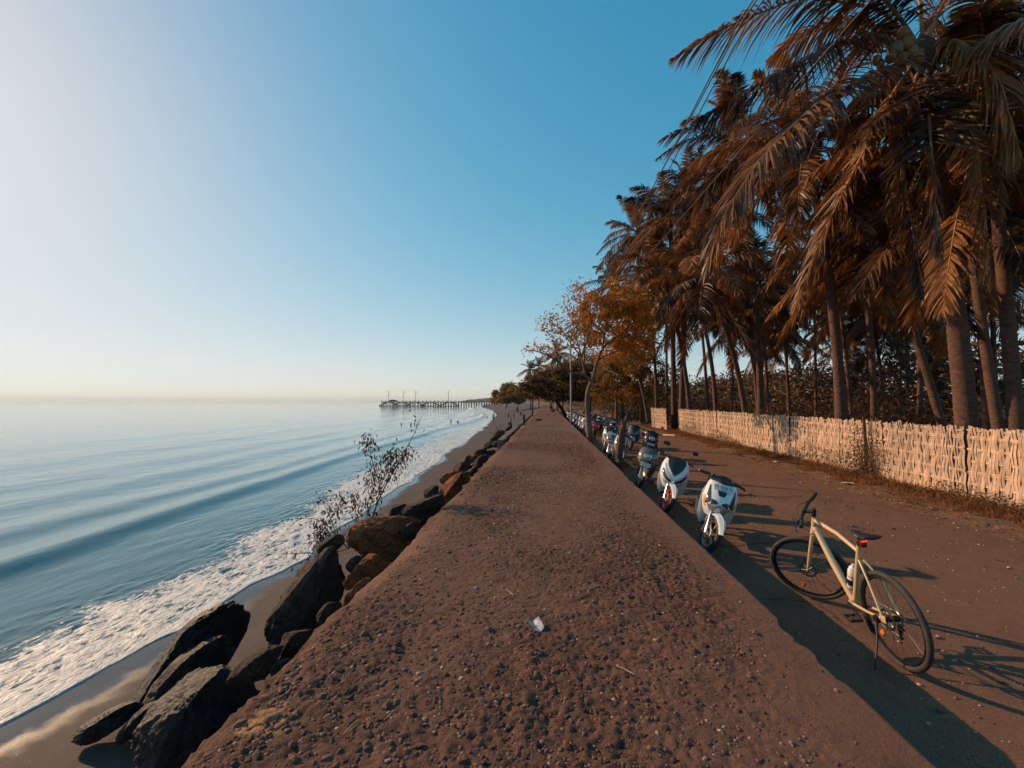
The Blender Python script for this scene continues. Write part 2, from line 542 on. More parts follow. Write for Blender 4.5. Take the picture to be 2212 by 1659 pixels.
foam = np.maximum(foam, np.where(S < .03, 1.4, np.clip(1.0 - (S - .03) / .14, 0, 1) * 1.3))
# the crest breaks further down the beach, and two more rollers by the pier
brk = crest(XW, c1 + .5, .9, .5) * np.clip((Y - 62) / 22, 0, 1) * np.clip((150 - Y) / 30, 0, 1)
for yc, xo, ln in ((118, 6, 22), (165, 9, 30), (215, 8, 34)):
    brk = np.maximum(brk, crest(XW, shore_x(Y) - xo - .08 * np.abs(Y - yc), 1.4, .9) * np.clip(1 - np.abs(Y - yc) / ln, 0, 1) * 1.5)
H = H + brk * .30
foam = np.maximum(foam, np.clip(brk * 2.0, 0, 1.25))
lump = fbm(XW * 6, Y * 3.2, 0, 71, 3)
H = H + np.clip(foam, 0, 1) * .045 * lump * np.clip(S / .4, .2, 1)
lip = np.interp(S, [-.05, -.03, -.012, .012, .05, .15, .6], [-.05, -.016, .004, .012, .015, .011, .006])
Zw = SEA + H + lip
o = mesh_np("sea", np.stack([XW, Y, Zw], -1).reshape(-1, 3), grid_faces(*Y.shape)[:, ::-1], M_SEA, smooth=True)
attr(o, "offshore", np.clip(S, 0, 5000)); attr(o, "foam", foam)
tag(o, kind='structure')

# ---- promenade: worn concrete full of exposed stones
m = NT("worn_concrete")
gv = m.coord('World')
big = m.noise(gv, .55, 4, .6); mid = m.noise(gv, 7, 6, .7); fine = m.noise(gv, 75, 4, .7); grit = m.noise(gv, 260, 2, .6)
col = m.ramp(mid, [(.25, (.070, .031, .019)), (.5, (.124, .056, .033)), (.75, (.195, .092, .056))])
col = m.mix(m.ramp(fine, [(.36, .55), (.52, 0)]), col, (.030, .014, .012))
col = m.mix(m.ramp(grit, [(.56, 0), (.72, .5)]), col, (.30, .175, .13))
skin = m.attr('skin')
col = m.mix(m.ramp(big, [(.42, 0), (.72, .35)]), col, (.175, .090, .056))
col = m.mix(m.ramp(m.math('ADD', skin, m.math('MULTIPLY', m.math('SUBTRACT', mid, .5), .5)), [(.25, 0), (.7, .55)]), col, (.185, .092, .058))
stn = m.noise(gv, 1.7, 5, .7)
col = m.mix(m.ramp(stn, [(.56, 0), (.70, .45)]), col, (.050, .025, .02))
# bare ochre patch where the skin has come off
oc = m.n("ShaderNodeVectorMath", operation='DISTANCE'); m.l(m.coord('World', (1, 1, 0)), oc.inputs[0])
_p = at_z(575, 1560, PROM_Z); oc.inputs[1].default_value = (_p[0], _p[1], 0)
od = m.math('ADD', oc.outputs["Value"], m.math('MULTIPLY', m.noise(gv, 9, 4, .6), .22))
col = m.mix(m.ramp(od, [(.20, .9), (.235, 0)]), col, (.40, .205, .09))
h = m.math('ADD', m.math('ADD', m.math('MULTIPLY', mid, .6), m.math('MULTIPLY', fine, .55)), m.math('MULTIPLY', grit, .2))
m.pbsdf(col, .9, 0, .25, m.bump(h, .75, .022))
M_CONC = m.done()

def worley(x, y, cell, seed):
    """distance (in cells) to the nearest jittered point, and that point's random id"""
    x, y = x / cell, y / cell; ix, iy = np.floor(x), np.floor(y); best = np.full(x.shape, 9.); bid = np.zeros(x.shape); z0 = np.zeros_like(ix)
    for dx in (-1, 0, 1):
        for dy in (-1, 0, 1):
            a_, b_ = ix + dx, iy + dy
            d = np.hypot(a_ + _hash(a_, b_, z0, seed) - x, b_ + _hash(a_, b_, z0, seed + 1) - y)
            h_ = _hash(a_, b_, z0, seed + 2); m_ = d < best
            best = np.where(m_, d, best); bid = np.where(m_, h_, bid)
    return best, bid
ys = np.unique(np.concatenate([np.linspace(-3, 1.2, 14), np.linspace(1.2, 6, 420), np.linspace(6, 16, 320), np.geomspace(16, 150, 200)]))
t = np.linspace(0, 1, 270)
Y, T = np.meshgrid(ys, t, indexing='ij')
rag = .05 * fbm(Y * 2.6, 0, 0, 81, 4) + .035 * noise3(Y * .6, 0, 0, 82)
L0 = PX0 + rag; L1 = PX1 + .014 * noise3(Y * 1.5, 3, 0, 83) - .16 * np.clip(fbm(Y * 2.2, 8, 0, 89, 4) - .16, 0, 1)
LX = L0 + T * (L1 - L0)
rough_m = np.clip(.65 + .75 * fbm(LX * .7, Y * .45, 0, 84, 3), .15, 1)     # cement skin lost in patches
rough_m = rough_m * np.clip((PX1 - LX) / .55, .25, 1)
edgew = np.clip((LX - L0) / .30, 0, 1)
Z = PROM_Z + rough_m * (.020 * fbm(LX * 9, Y * 9, 0, 85, 4) + .014 * fbm(LX * 38, Y * 38, 0, 86, 3)) + .012 * fbm(LX * 1.2, Y * .7, 0, 87, 3) - (1 - edgew) ** 2 * .07 * (1 + .9 * fbm(LX * 3, Y * 2.2, 0, 88, 3))
Z = Z - .018 * np.clip((LX - (PX1 - .03)) / .03, 0, 1) ** 2
wx_ = .022 * fbm(LX * 26, Y * 26, 0, 101, 2); wy_ = .022 * fbm(LX * 26, Y * 26, 5, 102, 2)
w1, i1 = worley(LX + wx_, Y + wy_, .046, 5); w2, i2 = worley(LX, Y, .024, 6)
dome = np.clip(1 - (w1 / .52) ** 2, 0, 1); pit = np.clip(1 - (w1 / .42) ** 2, 0, 1)
Z = Z + rough_m * (np.where(i1 > .52, .018 * dome ** .5 * (i1 - .3), 0) - np.where(i1 < .16, .013 * pit, 0) + np.where(i2 > .6, .0065 * np.clip(1 - (w2 / .5) ** 2, 0, 1), 0)) * np.clip((30 - Y) / 14, 0, 1)
V = np.stack([LX, Y, Z], -1)
skin = np.clip(1.15 - 1.3 * rough_m, 0, 1)
# side faces down to the road and to the rubble bank
right = np.stack([np.stack([L1[:, -1] + .004, Y[:, -1], np.full(len(ys), PROM_Z - .06)], -1), np.stack([L1[:, -1] + .03, Y[:, -1], np.full(len(ys), -.12)], -1)], 1)
left = np.stack([np.stack([L0[:, 0] - .06, Y[:, 0], np.full(len(ys), -2.2)], -1), np.stack([L0[:, 0] - .02 + .03 * noise3(ys * 5, 1, 0, 2), Y[:, 0], np.full(len(ys), PROM_Z - .22)], -1)], 1)
V = np.concatenate([left, V, right], 1)
promenade = mesh_np("promenade", V.reshape(-1, 3), grid_faces(V.shape[0], V.shape[1]), M_CONC, smooth=True)
attr(promenade, 'skin', np.concatenate([skin[:, :1], skin[:, :1], skin, skin[:, -1:], skin[:, -1:]], 1))
tag(promenade, kind='structure')
def prom_z(x, y):
    rm = np.clip(.65 + .75 * fbm(x * .7, y * .45, 0, 84, 3), .15, 1) * np.clip((PX1 - x) / .55, .25, 1)
    l0 = PX0 + .05 * fbm(y * 2.6, 0, 0, 81, 4) + .035 * noise3(y * .6, 0, 0, 82)
    ew = np.clip((x - l0) / .30, 0, 1)
    return PROM_Z + rm * (.020 * fbm(x * 9, y * 9, 0, 85, 4)) + .012 * fbm(x * 1.2, y * .7, 0, 87, 3) - (1 - ew) ** 2 * .07 * (1 + .9 * fbm(x * 3, y * 2.2, 0, 88, 3)), rm

# exposed stones: the 300 that show largest are parts, the rest one part of stuff
M_PEB = simple("exposed_stone", (.20, .090, .060), (.070, .028, .020), 9, .8, bump=.5, bscale=60, bdist=.006, objvar=.5)
m = NT("exposed_stones")
tn = m.attr("tone")
m.pbsdf(m.ramp(m.math('ADD', m.math('MULTIPLY', m.noise(m.coord('World'), 120, 3), .25), tn), [(.1, (.050, .024, .019)), (.5, (.125, .060, .045)), (.85, (.24, .130, .095)), (1.15, (.46, .31, .24))]), .85, 0, .25)
M_PEBS = m.done()
_unused = simple("exposed_stone_b", (.195, .090, .060), (.075, .030, .022), 14, .85, bump=.4, bscale=80, bdist=.005, coords='World')
def ico(sub):
    bm = bmesh.new(); bmesh.ops.create_icosphere(bm, subdivisions=sub, radius=1)
    v = np.array([q.co[:] for q in bm.verts]); f = np.array([[q.index for q in p.verts] for p in bm.faces]); bm.free()
    return v, f
ICO1, ICOF1 = ico(1)
def pebble_verts(rs):
    v = ICO1 * (1 + rs.uniform(-.32, .32, (len(ICO1), 1)))
    return v * np.array([rs.uniform(.8, 1.3), rs.uniform(.65, 1.0), rs.uniform(.45, .8)])
rs = np.random.RandomState(11)
n = 62000
yy = 1.3 + 10.5 * rs.rand(n) ** 1.6; xx = PX0 + .05 + (PX1 - PX0 - .08) * rs.rand(n)
zz, rm = prom_z(xx, yy)
keep = rs.rand(n) < np.clip((rm - .18) * 1.35, .04, 1)
xx, yy, zz = xx[keep], yy[keep], zz[keep]
size = np.exp(rs.normal(math.log(.0056), .50, len(xx))) * (1 + .35 * (xx < -.2) * rs.rand(len(xx)))
size = np.clip(size, .0032, .034)
app = size / yy
order = np.argsort(-app)
big_i, rest = order[:300], order[300:]
vars_ = []
for k in range(10):
    me = bpy.data.meshes.new("pebble"); me.from_pydata([tuple(p) for p in pebble_verts(rs)], [], [tuple(map(int, f)) for f in ICOF1]); me.materials.append(M_PEB); me.update()
    vars_.append(me)
for i in big_i:
    p = obj_of(vars_[rs.randint(10)], "pebble", promenade, (xx[i], yy[i], zz[i] - size[i] * .05), (rs.uniform(-.4, .4), rs.uniform(-.4, .4), rs.uniform(0, 6.28)), size[i] * 1.05)
bases = [pebble_verts(rs) for k in range(24)]
V, F = [], []
for j, i in enumerate(rest):
    b = bases[j % 24]; c, s_ = math.cos(j * 1.7), math.sin(j * 1.7)
    q = np.stack([b[:, 0] * c - b[:, 1] * s_, b[:, 0] * s_ + b[:, 1] * c, b[:, 2]], -1) * size[i]
    V.append(q + [xx[i], yy[i], zz[i] + size[i] * .02]); F.append(ICOF1 + 12 * 0 + len(ICO1) * j)
gr_ = mesh_np("gravel", np.concatenate(V), np.concatenate(F), M_PEBS, promenade, kind='stuff')
attr(gr_, 'tone', np.repeat(np.clip(rs.normal(.42, .20, len(rest)), 0, .98), len(ICO1)))

# ---- road, verge, grove floor
m = NT("asphalt")
gv = m.coord('World')
big = m.noise(gv, .35, 4, .6); mid = m.noise(gv, 3.5, 5, .65); fine = m.noise(gv, 95, 3, .75)
col = m.ramp(mid, [(.3, (.120, .055, .028)), (.7, (.172, .080, .041))])
col = m.mix(m.ramp(fine, [(.50, 0), (.66, .7)]), col, (.33, .18, .115))
col = m.mix(m.ramp(fine, [(.34, .75), (.46, 0)]), col, (.06, .03, .02))
col = m.mix(m.ramp(big, [(.4, 0), (.75, .4)]), col, (.245, .108, .060))
strk = m.noise(m.coord('World', (2.2, .15, 1)), 2.0, 3, .6)
col = m.mix(m.ramp(strk, [(.52, 0), (.75, .4)]), col, (.10, .045, .028))
pt = m.noise(gv, 1.3, 6, .7)
col = m.mix(m.ramp(pt, [(.58, 0), (.66, .4)]), col, (.115, .052, .032))
ck = m.n("ShaderNodeTexVoronoi", feature='DISTANCE_TO_EDGE'); ck.inputs["Scale"].default_value = .55
cv = m.n("ShaderNodeVectorMath", operation='ADD'); m.l(gv, cv.inputs[0])
cn = m.n("ShaderNodeTexNoise"); cn.inputs["Scale"].default_value = 2.2; cn.inputs["Detail"].default_value = 6; m.l(gv, cn.inputs["Vector"])
cs = m.n("ShaderNodeVectorMath", operation='SCALE'); cs.inputs["Scale"].default_value = .55; m.l(cn.outputs["Color"], cs.inputs[0]); m.l(cs.outputs[0], cv.inputs[1]); m.l(cv.outputs[0], ck.inputs["Vector"])
crk = m.math('MULTIPLY', m.ramp(ck.outputs["Distance"], [(.004, 1), (.012, 0)]), m.ramp(m.noise(gv, .5, 2), [(.48, 0), (.56, .75)]))
col = m.mix(crk, col, (.035, .018, .013))
drift = m.n("ShaderNodeSeparateXYZ"); m.l(gv, drift.inputs[0])
dr = m.math('ADD', m.ramp(m.math('MULTIPLY', m.math('SUBTRACT', drift.outputs[0], 1.6), .5), [(0, .75), (.35, 0)]), m.math('SUBTRACT', m.noise(gv, 2.6, 5, .65), .55))
col = m.mix(m.ramp(dr, [(.25, 0), (.6, .6)]), col, (.26, .145, .095))
far_ = m.math('ADD', m.ramp(m.math('MULTIPLY', m.math('SUBTRACT', 7.2, drift.outputs[0]), .7), [(0, .8), (.6, 0)]), m.math('SUBTRACT', m.noise(gv, 2.1, 5, .7), .55))
col = m.mix(m.ramp(far_, [(.25, 0), (.6, .6)]), col, (.28, .14, .075))
m.pbsdf(col, .88, 0, .3, m.bump(m.math('ADD', fine, m.math('MULTIPLY', mid, .5)), .35, .012))
M_ROAD = m.done()
M_EARTH = simple("dry_earth", (.20, .098, .046), (.09, .043, .023), 3, .95, bump=.8, bscale=18, bdist=.05, coords='World')

ys = np.unique(np.concatenate([np.linspace(-10, 2, 8), np.linspace(2, 40, 110), np.geomspace(40, 260, 40)]))
t = np.linspace(0, 1, 24)
Y, T = np.meshgrid(ys, t, indexing='ij')
RX1 = 7.1 + .16 * fbm(Y * .7, 1, 0, 91, 3)
LX = 1.45 + T * (RX1 - 1.45)
Z = .035 * np.sin(T * math.pi) - .035 + .0 * Y + .004 * fbm(LX, Y, 0, 92, 3)
Z = Z - .06 * (T > .999)
rs = np.random.RandomState(88)
n = 5200
gx = 1.75 + 5.3 * rs.rand(n); gy = 1.8 + 26 * rs.rand(n) ** 1.5; gs = np.exp(rs.normal(math.log(.0065), .5, n)); V, F = [], []
for j in range(n):
    V.append(bases[j % 24] * gs[j] + [gx[j], gy[j], -.035 + .035 * math.sin(math.pi * (gx[j] - 1.45) / 5.65) + gs[j] * .3]); F.append(ICOF1 + len(ICO1) * j)
gg = mesh_np("road_grit", np.concatenate(V), np.concatenate(F), M_PEBS, None, kind='stuff'); gg["label"] = "loose grit scattered over the road"
attr(gg, 'tone', np.repeat(np.clip(rs.normal(.62, .28, n), 0, 1.15), len(ICO1)))
tag(mesh_np("road", np.stack([LX, Y, Z], -1).reshape(-1, 3), grid_faces(*Y.shape), M_ROAD, smooth=True), kind='structure')

xs = np.unique(np.concatenate([np.linspace(6.7, 9.5, 40), np.geomspace(9.5, 900, 50)]))
ys = np.unique(np.concatenate([np.linspace(-25, 40, 180), np.geomspace(40, 2600, 60)]))
Y, X = np.meshgrid(ys, xs, indexing='ij')
Z = -.055 + np.clip((X - 6.95) / .5, 0, 1) * (.05 + .05 * fbm(X * 1.6, Y * 1.1, 0, 93, 4)) + np.clip((X - 9) / 8, 0, 1) * .18 * fbm(X * .3, Y * .3, 0, 94, 3)
ground = tag(mesh_np("ground", np.stack([X, Y, Z], -1).reshape(-1, 3), grid_faces(*Y.shape), M_EARTH, smooth=True), kind='structure')
# land behind the far beach
xs = np.array([-1, 0, .05, .2, .5, 1.]); ys = np.geomspace(118, 3000, 40)
Y, A = np.meshgrid(ys, xs, indexing='ij')
w0 = np.interp(Y, [100, 130, 200, 330, 600, 900, 3000], [-1.45, -1.45, -5.6, -11.5, -29, -98, -420])
X = np.where(A < 0, w0 - .3, w0 + A * (7.2 - w0))
Z = np.where(A < 0, SEA, -.10 + .04 * noise3(X, Y, 0, 4))
tag(mesh_np("shore_terrace", np.stack([X, Y, Z], -1).reshape(-1, 3), grid_faces(*Y.shape), M_EARTH, smooth=True), kind='structure')
# headland across the bay
M_HILL = simple("wooded_headland", (.040, .050, .030), (.022, .030, .020), .05, .95, coords='World')
n = 90
hx = np.linspace(-330, 420, n); prof = np.interp(hx, [-330, -300, -230, -170, -120, -60, 0, 100, 420], [-3, 9, 15, 17, 22, 30, 33, 36, 42]) + 3.2 * fbm(hx * .05, 0, 0, 7, 4)
rows = []
for k, fr in enumerate((0, .35, .7, .9, 1.0, .92, .6)):
    rows.append(np.stack([hx, np.full(n, 1500. + k * 40) + 12 * fbm(hx * .02, k, 0, 5, 3), SEA - 1 + (prof + 1) * fr + (1.8 * fbm(hx * .11, k * 3, 0, 6, 3) if 0 < fr else 0)], -1))
tag(mesh_np("headland_hill", np.concatenate(rows), grid_faces(7, n), M_HILL, smooth=True), kind='structure')
# ================================================================== boulders of the sea wall
def rockmat(name, c1, c2, c3, rough, spec):
    m = NT(name); v = m.coord('World')
    a_ = m.noise(v, 2.6, 6, .7, .6); b_ = m.noise(v, 14, 5, .75); g_ = m.noise(v, 70, 3, .8)
    col = m.ramp(a_, [(.32, c2), (.62, c1)])
    col = m.mix(m.ramp(b_, [(.52, 0), (.68, .65)]), col, c3)
    col = m.mix(m.ramp(g_, [(.36, .6), (.48, 0)]), col, tuple(q * .35 for q in c2))
    vo = m.n("ShaderNodeTexVoronoi", feature='DISTANCE_TO_EDGE'); vo.inputs["Scale"].default_value = 3.2
    dv = m.n("ShaderNodeVectorMath", operation='ADD'); m.l(v, dv.inputs[0])
    nn = m.n("ShaderNodeTexNoise"); nn.inputs["Scale"].default_value = 5; nn.inputs["Detail"].default_value = 5; m.l(v, nn.inputs["Vector"])
    sc_ = m.n("ShaderNodeVectorMath", operation='SCALE'); sc_.inputs["Scale"].default_value = .35; m.l(nn.outputs["Color"], sc_.inputs[0]); m.l(sc_.outputs[0], dv.inputs[1]); m.l(dv.outputs[0], vo.inputs["Vector"])
    crk = m.ramp(vo.outputs["Distance"], [(.0, 1), (.03, 0)])
    col = m.mix(m.math('MULTIPLY', crk, .6), col, tuple(q * .3 for q in c2))
    h = m.math('SUBTRACT', m.math('ADD', m.math('ADD', a_, m.math('MULTIPLY', b_, .5)), m.math('MULTIPLY', g_, .16)), m.math('MULTIPLY', crk, .35))
    m.pbsdf(col, m.math('ADD', rough, m.math('MULTIPLY', m.math('SUBTRACT', b_, .5), .4), True), 0, spec, m.bump(h, 1.0, .07))
    return m.done()
M_ROCK_D = rockmat("dark_wet_rock", (.020, .014, .012), (.007, .005, .005), (.050, .036, .030), .5, .4)
M_ROCK_G = rockmat("grey_rock", (.088, .050, .038), (.028, .017, .013), (.150, .092, .070), .85, .3)
M_ROCK_O = rockmat("rusty_rock", (.36, .115, .040), (.105, .036, .020), (.44, .165, .065), .9, .25)
ICO5, ICOF5 = ico(5); ICO6, ICOF6 = ico(6)
def rock(px, py, hl, hw, th, d, kind, label, seed, deep=.8, cuts=7, sharp=.5):
    """boulder seen at photo point (px,py): half length / half width in photo units, turned th degrees, d metres off"""
    rs = np.random.RandomState(seed)
    c = at_depth(px, py, d)
    s = d / FPX
    big = max(hl, hw) > 50; v = (ICO6 if big else ICO5).copy()
    for k in range(cuts):                       # broken faces
        nrm = rs.normal(size=3); nrm /= np.linalg.norm(nrm)
        lim = rs.uniform(.52, .86)
        dd = v @ nrm - lim
        v = v - np.outer(np.clip(dd, 0, None) * .92, nrm)
    ang = R(th)
    nv = np.array([.50, .12, -.86])                       # steep face on the landward side
    for nv, lm in ((np.array([.50, .10, -.86]), .50), (np.array([.80, .30, -.52]), .52)):
        nl_ = np.array([nv[0] * math.cos(ang) + nv[1] * math.sin(ang), -nv[0] * math.sin(ang) + nv[1] * math.cos(ang), nv[2]])
        v = v - np.outer(np.clip(v @ nl_ - lm, 0, None) * .9, nl_)
    v = v / np.maximum(np.abs(v).max(0), .6)
    q = v * 1.7 + seed
    v = v * (1 + .10 * fbm(q[:, 0], q[:, 1], q[:, 2], seed, 3)[:, None] + .055 * fbm(q[:, 0] * 3.2, q[:, 1] * 3.2, q[:, 2] * 3.2, seed + 3, 3)[:, None] + .030 * fbm(q[:, 0] * 11, q[:, 1] * 11, q[:, 2] * 11, seed + 5, 4)[:, None] - .05 * np.clip(.12 - np.abs(fbm(q[:, 0] * 1.3, q[:, 1] * 1.3, q[:, 2] * 1.3, seed + 9, 4)), 0, 1)[:, None] / .12)
    a, b = hl * s, hw * s
    dp = deep * (a * b) ** .5
    ang = R(th)
    e1 = _r * math.cos(ang) + _u * math.sin(ang); e2 = -_r * math.sin(ang) + _u * math.cos(ang); e3 = _f
    W = np.outer(v[:, 0] * a, e1) + np.outer(v[:, 1] * b, e2) + np.outer(v[:, 2] * dp, e3)
    zb = W[:, 2].min()
    base = c + np.array([0, 0, zb])
    o = mesh_np("boulder", W - np.array([0, 0, zb]), ICOF6 if big else ICOF5, {'d': M_ROCK_D, 'g': M_ROCK_G, 'o': M_ROCK_O}[kind], smooth=True)
    o.location = base
    return tag(o, label, "rock", "boulders along the foot of the sea wall")
def slope_d(x, y, X=-2.45):
    """distance along the view ray to the boulder bank, X metres off the promenade's axis"""
    return X / ray(x, y)[0]
def sand_d(x, y, z=-1.85):
    return (z - CAM_H) / ray(x, y)[2]
RK = [
 # px, py, half len, half wid, angle, depth, kind, label
 (408, 1425, 150, 62, 44, sand_d(400, 1500), 'd', "long black wet boulder nearest the foam edge"),
 (412, 1472, 118, 56, 44, sand_d(420, 1545), 'd', "rounded dark boulder lying between two larger black ones"),
 (430, 1565, 120, 108, 52, sand_d(420, 1660), 'd', "largest smooth black boulder at the bottom edge of the picture"),
 (236, 1561, 74, 26, 20, sand_d(236, 1580), 'd', "low jagged black rock alone on the wet sand"),
 (318, 1555, 66, 28, 38, sand_d(320, 1585), 'd', "small black rock leaning on the largest smooth boulder"),
 (555, 1442, 68, 30, 30, slope_d(555, 1445, -3.0), 'g', "flat pale grey slab rock against the broken concrete edge"),
 (606, 1440, 26, 15, 30, slope_d(606, 1440, -2.75), 'g', "little grey stone beside the flat pale slab"),
 (641, 1391, 42, 33, 15, slope_d(641, 1391, -2.75), 'g', "blunt grey rock below the long dark slab boulder"),
 (596, 1360, 20, 22, 40, sand_d(596, 1378), 'g', "pale split stone at the foot of the long dark slab"),
 (668, 1290, 122, 62, 58, slope_d(668, 1290, -3.35), 'g', "big long dark slab boulder under the dry shrub"),
 (796, 1237, 56, 36, 25, slope_d(796, 1237, -2.35), 'o', "rust brown boulder just below the great orange one"),
 (778, 1285, 40, 24, 52, slope_d(778, 1285, -2.15), 'o', "tan egg shaped rock wedged under the rust brown boulder"),
 (826, 1166, 76, 48, 6, slope_d(826, 1166, -2.6), 'o', "great orange boulder with a dark hollow in its face"),
 (712, 1180, 34, 18, 30, slope_d(712, 1180, -3.2), 'g', "dark rock half hidden behind the dry shrub's branches"),
 (897, 1107, 62, 32, 22, slope_d(897, 1107, -2.55), 'g', "black ridged boulder between two orange ones"),
 (858, 1108, 24, 20, 35, slope_d(858, 1108, -2.9), 'g', "smooth pale grey rock on the seaward side of the ridged boulder"),
 (868, 1133, 34, 10, 22, slope_d(868, 1133, -2.5), 'g', "thin pale stone lying at the foot of the ridged boulder"),
 (935, 1064, 20, 15, 25, slope_d(935, 1064, -2.9), 'g', "small grey rock seaward of the upright orange block"),
 (982, 1061, 48, 27, 50, slope_d(982, 1061, -2.35), 'o', "upright orange block with a flat sunlit face"),
 (983, 1032, 36, 18, 18, slope_d(983, 1032, -2.55), 'o', "brown cleft boulder resting above the upright orange block"),
 (999, 1012, 26, 13, 20, slope_d(999, 1012, -2.6), 'g', "grey angular rock behind the brown cleft boulder"),
 (1010, 995, 14, 10, 45, slope_d(1010, 995, -2.8), 'g', "dark seaward stone in the middle of the row"),
 (1022, 992, 13, 9, 45, slope_d(1022, 992, -2.6), 'o', "small orange rock in the middle of the row"),
 (1035, 1000, 24, 13, 32, slope_d(1035, 1000, -2.35), 'g', "brown slab rock against the promenade edge, mid row"),
 (1023, 1020, 13, 9, 50, slope_d(1023, 1020, -2.2), 'g', "round stone tucked under the brown slab rock"),
 (1037, 978, 16, 8, 25, slope_d(1037, 978, -2.6), 'g', "low dark rock past the small orange one"),
 (1055, 980, 10, 7, 30, slope_d(1055, 980, -2.3), 'g', "rounded stone at the promenade edge past the brown slab"),
 (1064, 978, 9, 7, 45, slope_d(1064, 978, -2.15), 'o', "pale tan stone beside the promenade, far end of the row"),
 (1060, 961, 15, 8, 15, slope_d(1060, 961, -2.75), 'g', "dark flat topped rock on the seaward side, far row"),
 (1076, 960, 13, 8, 10, slope_d(1076, 960, -2.35), 'g', "square dark rock next to the promenade, far row"),
 (1080, 938, 16, 10, 35, slope_d(1080, 938, -2.9), 'g', "farthest large boulder with dry twigs growing over it"),
 (716, 1322, 34, 22, 42, slope_d(716, 1322, -2.35), 'g', "dark stone filling the gap beneath the tan egg shaped rock"),
 (884, 1147, 24, 15, 30, slope_d(884, 1147, -2.15), 'g', "dark stone in the gap beside the great orange boulder"),
 (938, 1086, 26, 15, 30, slope_d(938, 1086, -2.25), 'g', "dark stone below the upright orange block"),
 (1046, 992, 11, 8, 30, slope_d(1046, 992, -2.2), 'g', "dark stone between the brown slab rock and the rounded stone"),
 (1091, 951, 14, 7, 30, slope_d(1091, 951, -2.25), 'g', "long far stone next to the square dark rock"),
 (1068, 950, 12, 8, 30, slope_d(1068, 950, -2.8), 'g', "dark far stone seaward of the long one"),
 (1012, 1042, 16, 9, 40, slope_d(1012, 1042, -2.1), 'o', "flat orange stone at the promenade edge above the upright block"),
 (770, 1222, 26, 20, 40, slope_d(770, 1222, -2.75), 'g', "dark stone on the seaward side of the rust brown boulder"),
 (1100, 925, 10, 5, 30, slope_d(1100, 925, -2.5), 'g', "small far rock by the low concrete kerb"),
]
rs = np.random.RandomState(61)
V, F = [], []
for j in range(900):
    X = -1.75 - 2.6 * rs.rand() ** .8; Y = 1.5 + 34 * rs.rand() ** 1.4
    zb = max(CAM_H + .98 * X - .26, -1.84 + .05 * (X + 4.2)); s_ = .05 + .16 * rs.rand() ** 2.2
    q = pebble_verts(rs) * s_; a_ = rs.uniform(0, 6.28); c_, n_ = math.cos(a_), math.sin(a_)
    V.append(np.stack([q[:, 0] * c_ - q[:, 1] * n_, q[:, 0] * n_ + q[:, 1] * c_, q[:, 2]], -1) + [X, Y, zb]); F.append(ICOF1 + len(ICO1) * j)
mesh_np("rubble", np.concatenate(V), np.concatenate(F), M_ROCK_G, None, kind='stuff')["label"] = "small stones packed between the boulders"
for i, r_ in enumerate(RK):
    rock(*r_, seed=31 + i * 7, cuts=4 if i < 5 else 7)

# low concrete kerb outside the promenade, further down
M_CONC2 = simple("old_concrete", (.17, .125, .10), (.08, .058, .047), 3, .9, bump=.5, bscale=14, bdist=.03)
mb = MB()
for y0, y1, x0 in ((19.0, 30.0, -2.02), (31.2, 58.0, -2.05)):
    n = 14
    for i in range(n):
        ya = y0 + (y1 - y0) * i / n; yb = y0 + (y1 - y0) * (i + 1) / n - .03
        mb.box((x0 + .03 * math.sin(i * 2.1), (ya + yb) / 2, .0), (.30, yb - ya, .66), bev=.02)
kb = mb.build("concrete_kerb", M_CONC2)
tag(kb, "low dark concrete kerb running outside the promenade's far edge", "kerb")
# little marker posts on the sea edge
for i, (x, y0, y1, lab) in enumerate(((1132, 893, 914, "short concrete post on the promenade's seaward edge, nearer one"), (1150, 872, 893, "short concrete post on the promenade's seaward edge, farther one"))):
    p = at_x(x, y1, PX0 + .1); h = (y1 - y0) * abs(p[1]) / FPX
    q = empty("marker_post", (p[0], p[1], PROM_Z - .02))
    MB().box((0, 0, h / 2), (.16, .16, h), bev=.02).build("shaft", M_CONC2, q)
    MB().box((0, 0, h + .03), (.2, .2, .06), bev=.015).build("cap", M_CONC2, q)
    tag(q, lab, "post", "posts on the promenade edge")

# litter and sticks on the promenade
M_FOIL = simple("foil_wrapper", (.75, .72, .70), (.42, .16, .12), 22, .35, metal=.2, bump=.4, bscale=50)
M_STRAW = simple("dry_straw", (.45, .30, .17), (.28, .17, .09), 20, .8)
p = at_z(1157, 1358, PROM_Z)
rs = np.random.RandomState(5)
n = 9
U, V_ = np.meshgrid(np.linspace(-1, 1, n), np.linspace(-1, 1, n), indexing='ij')
Zc = .012 + .022 * fbm(U * 1.6, V_ * 1.6, 0, 3, 3) + .02 * np.abs(U) ** 2
Vw = np.stack([U * .045 * (1 + .2 * V_), V_ * .06 * (1 + .15 * U * V_), Zc], -1).reshape(-1, 3)
wr = mesh_np("wrapper", Vw, grid_faces(n, n), M_FOIL, smooth=True)
wr.location = (p[0], p[1], prom_z(np.array(p[0]), np.array(p[1]))[0] + .004); wr.rotation_euler = (.12, .1, .5)
tag(wr, "crumpled silver and red foil wrapper on the promenade", "wrapper")
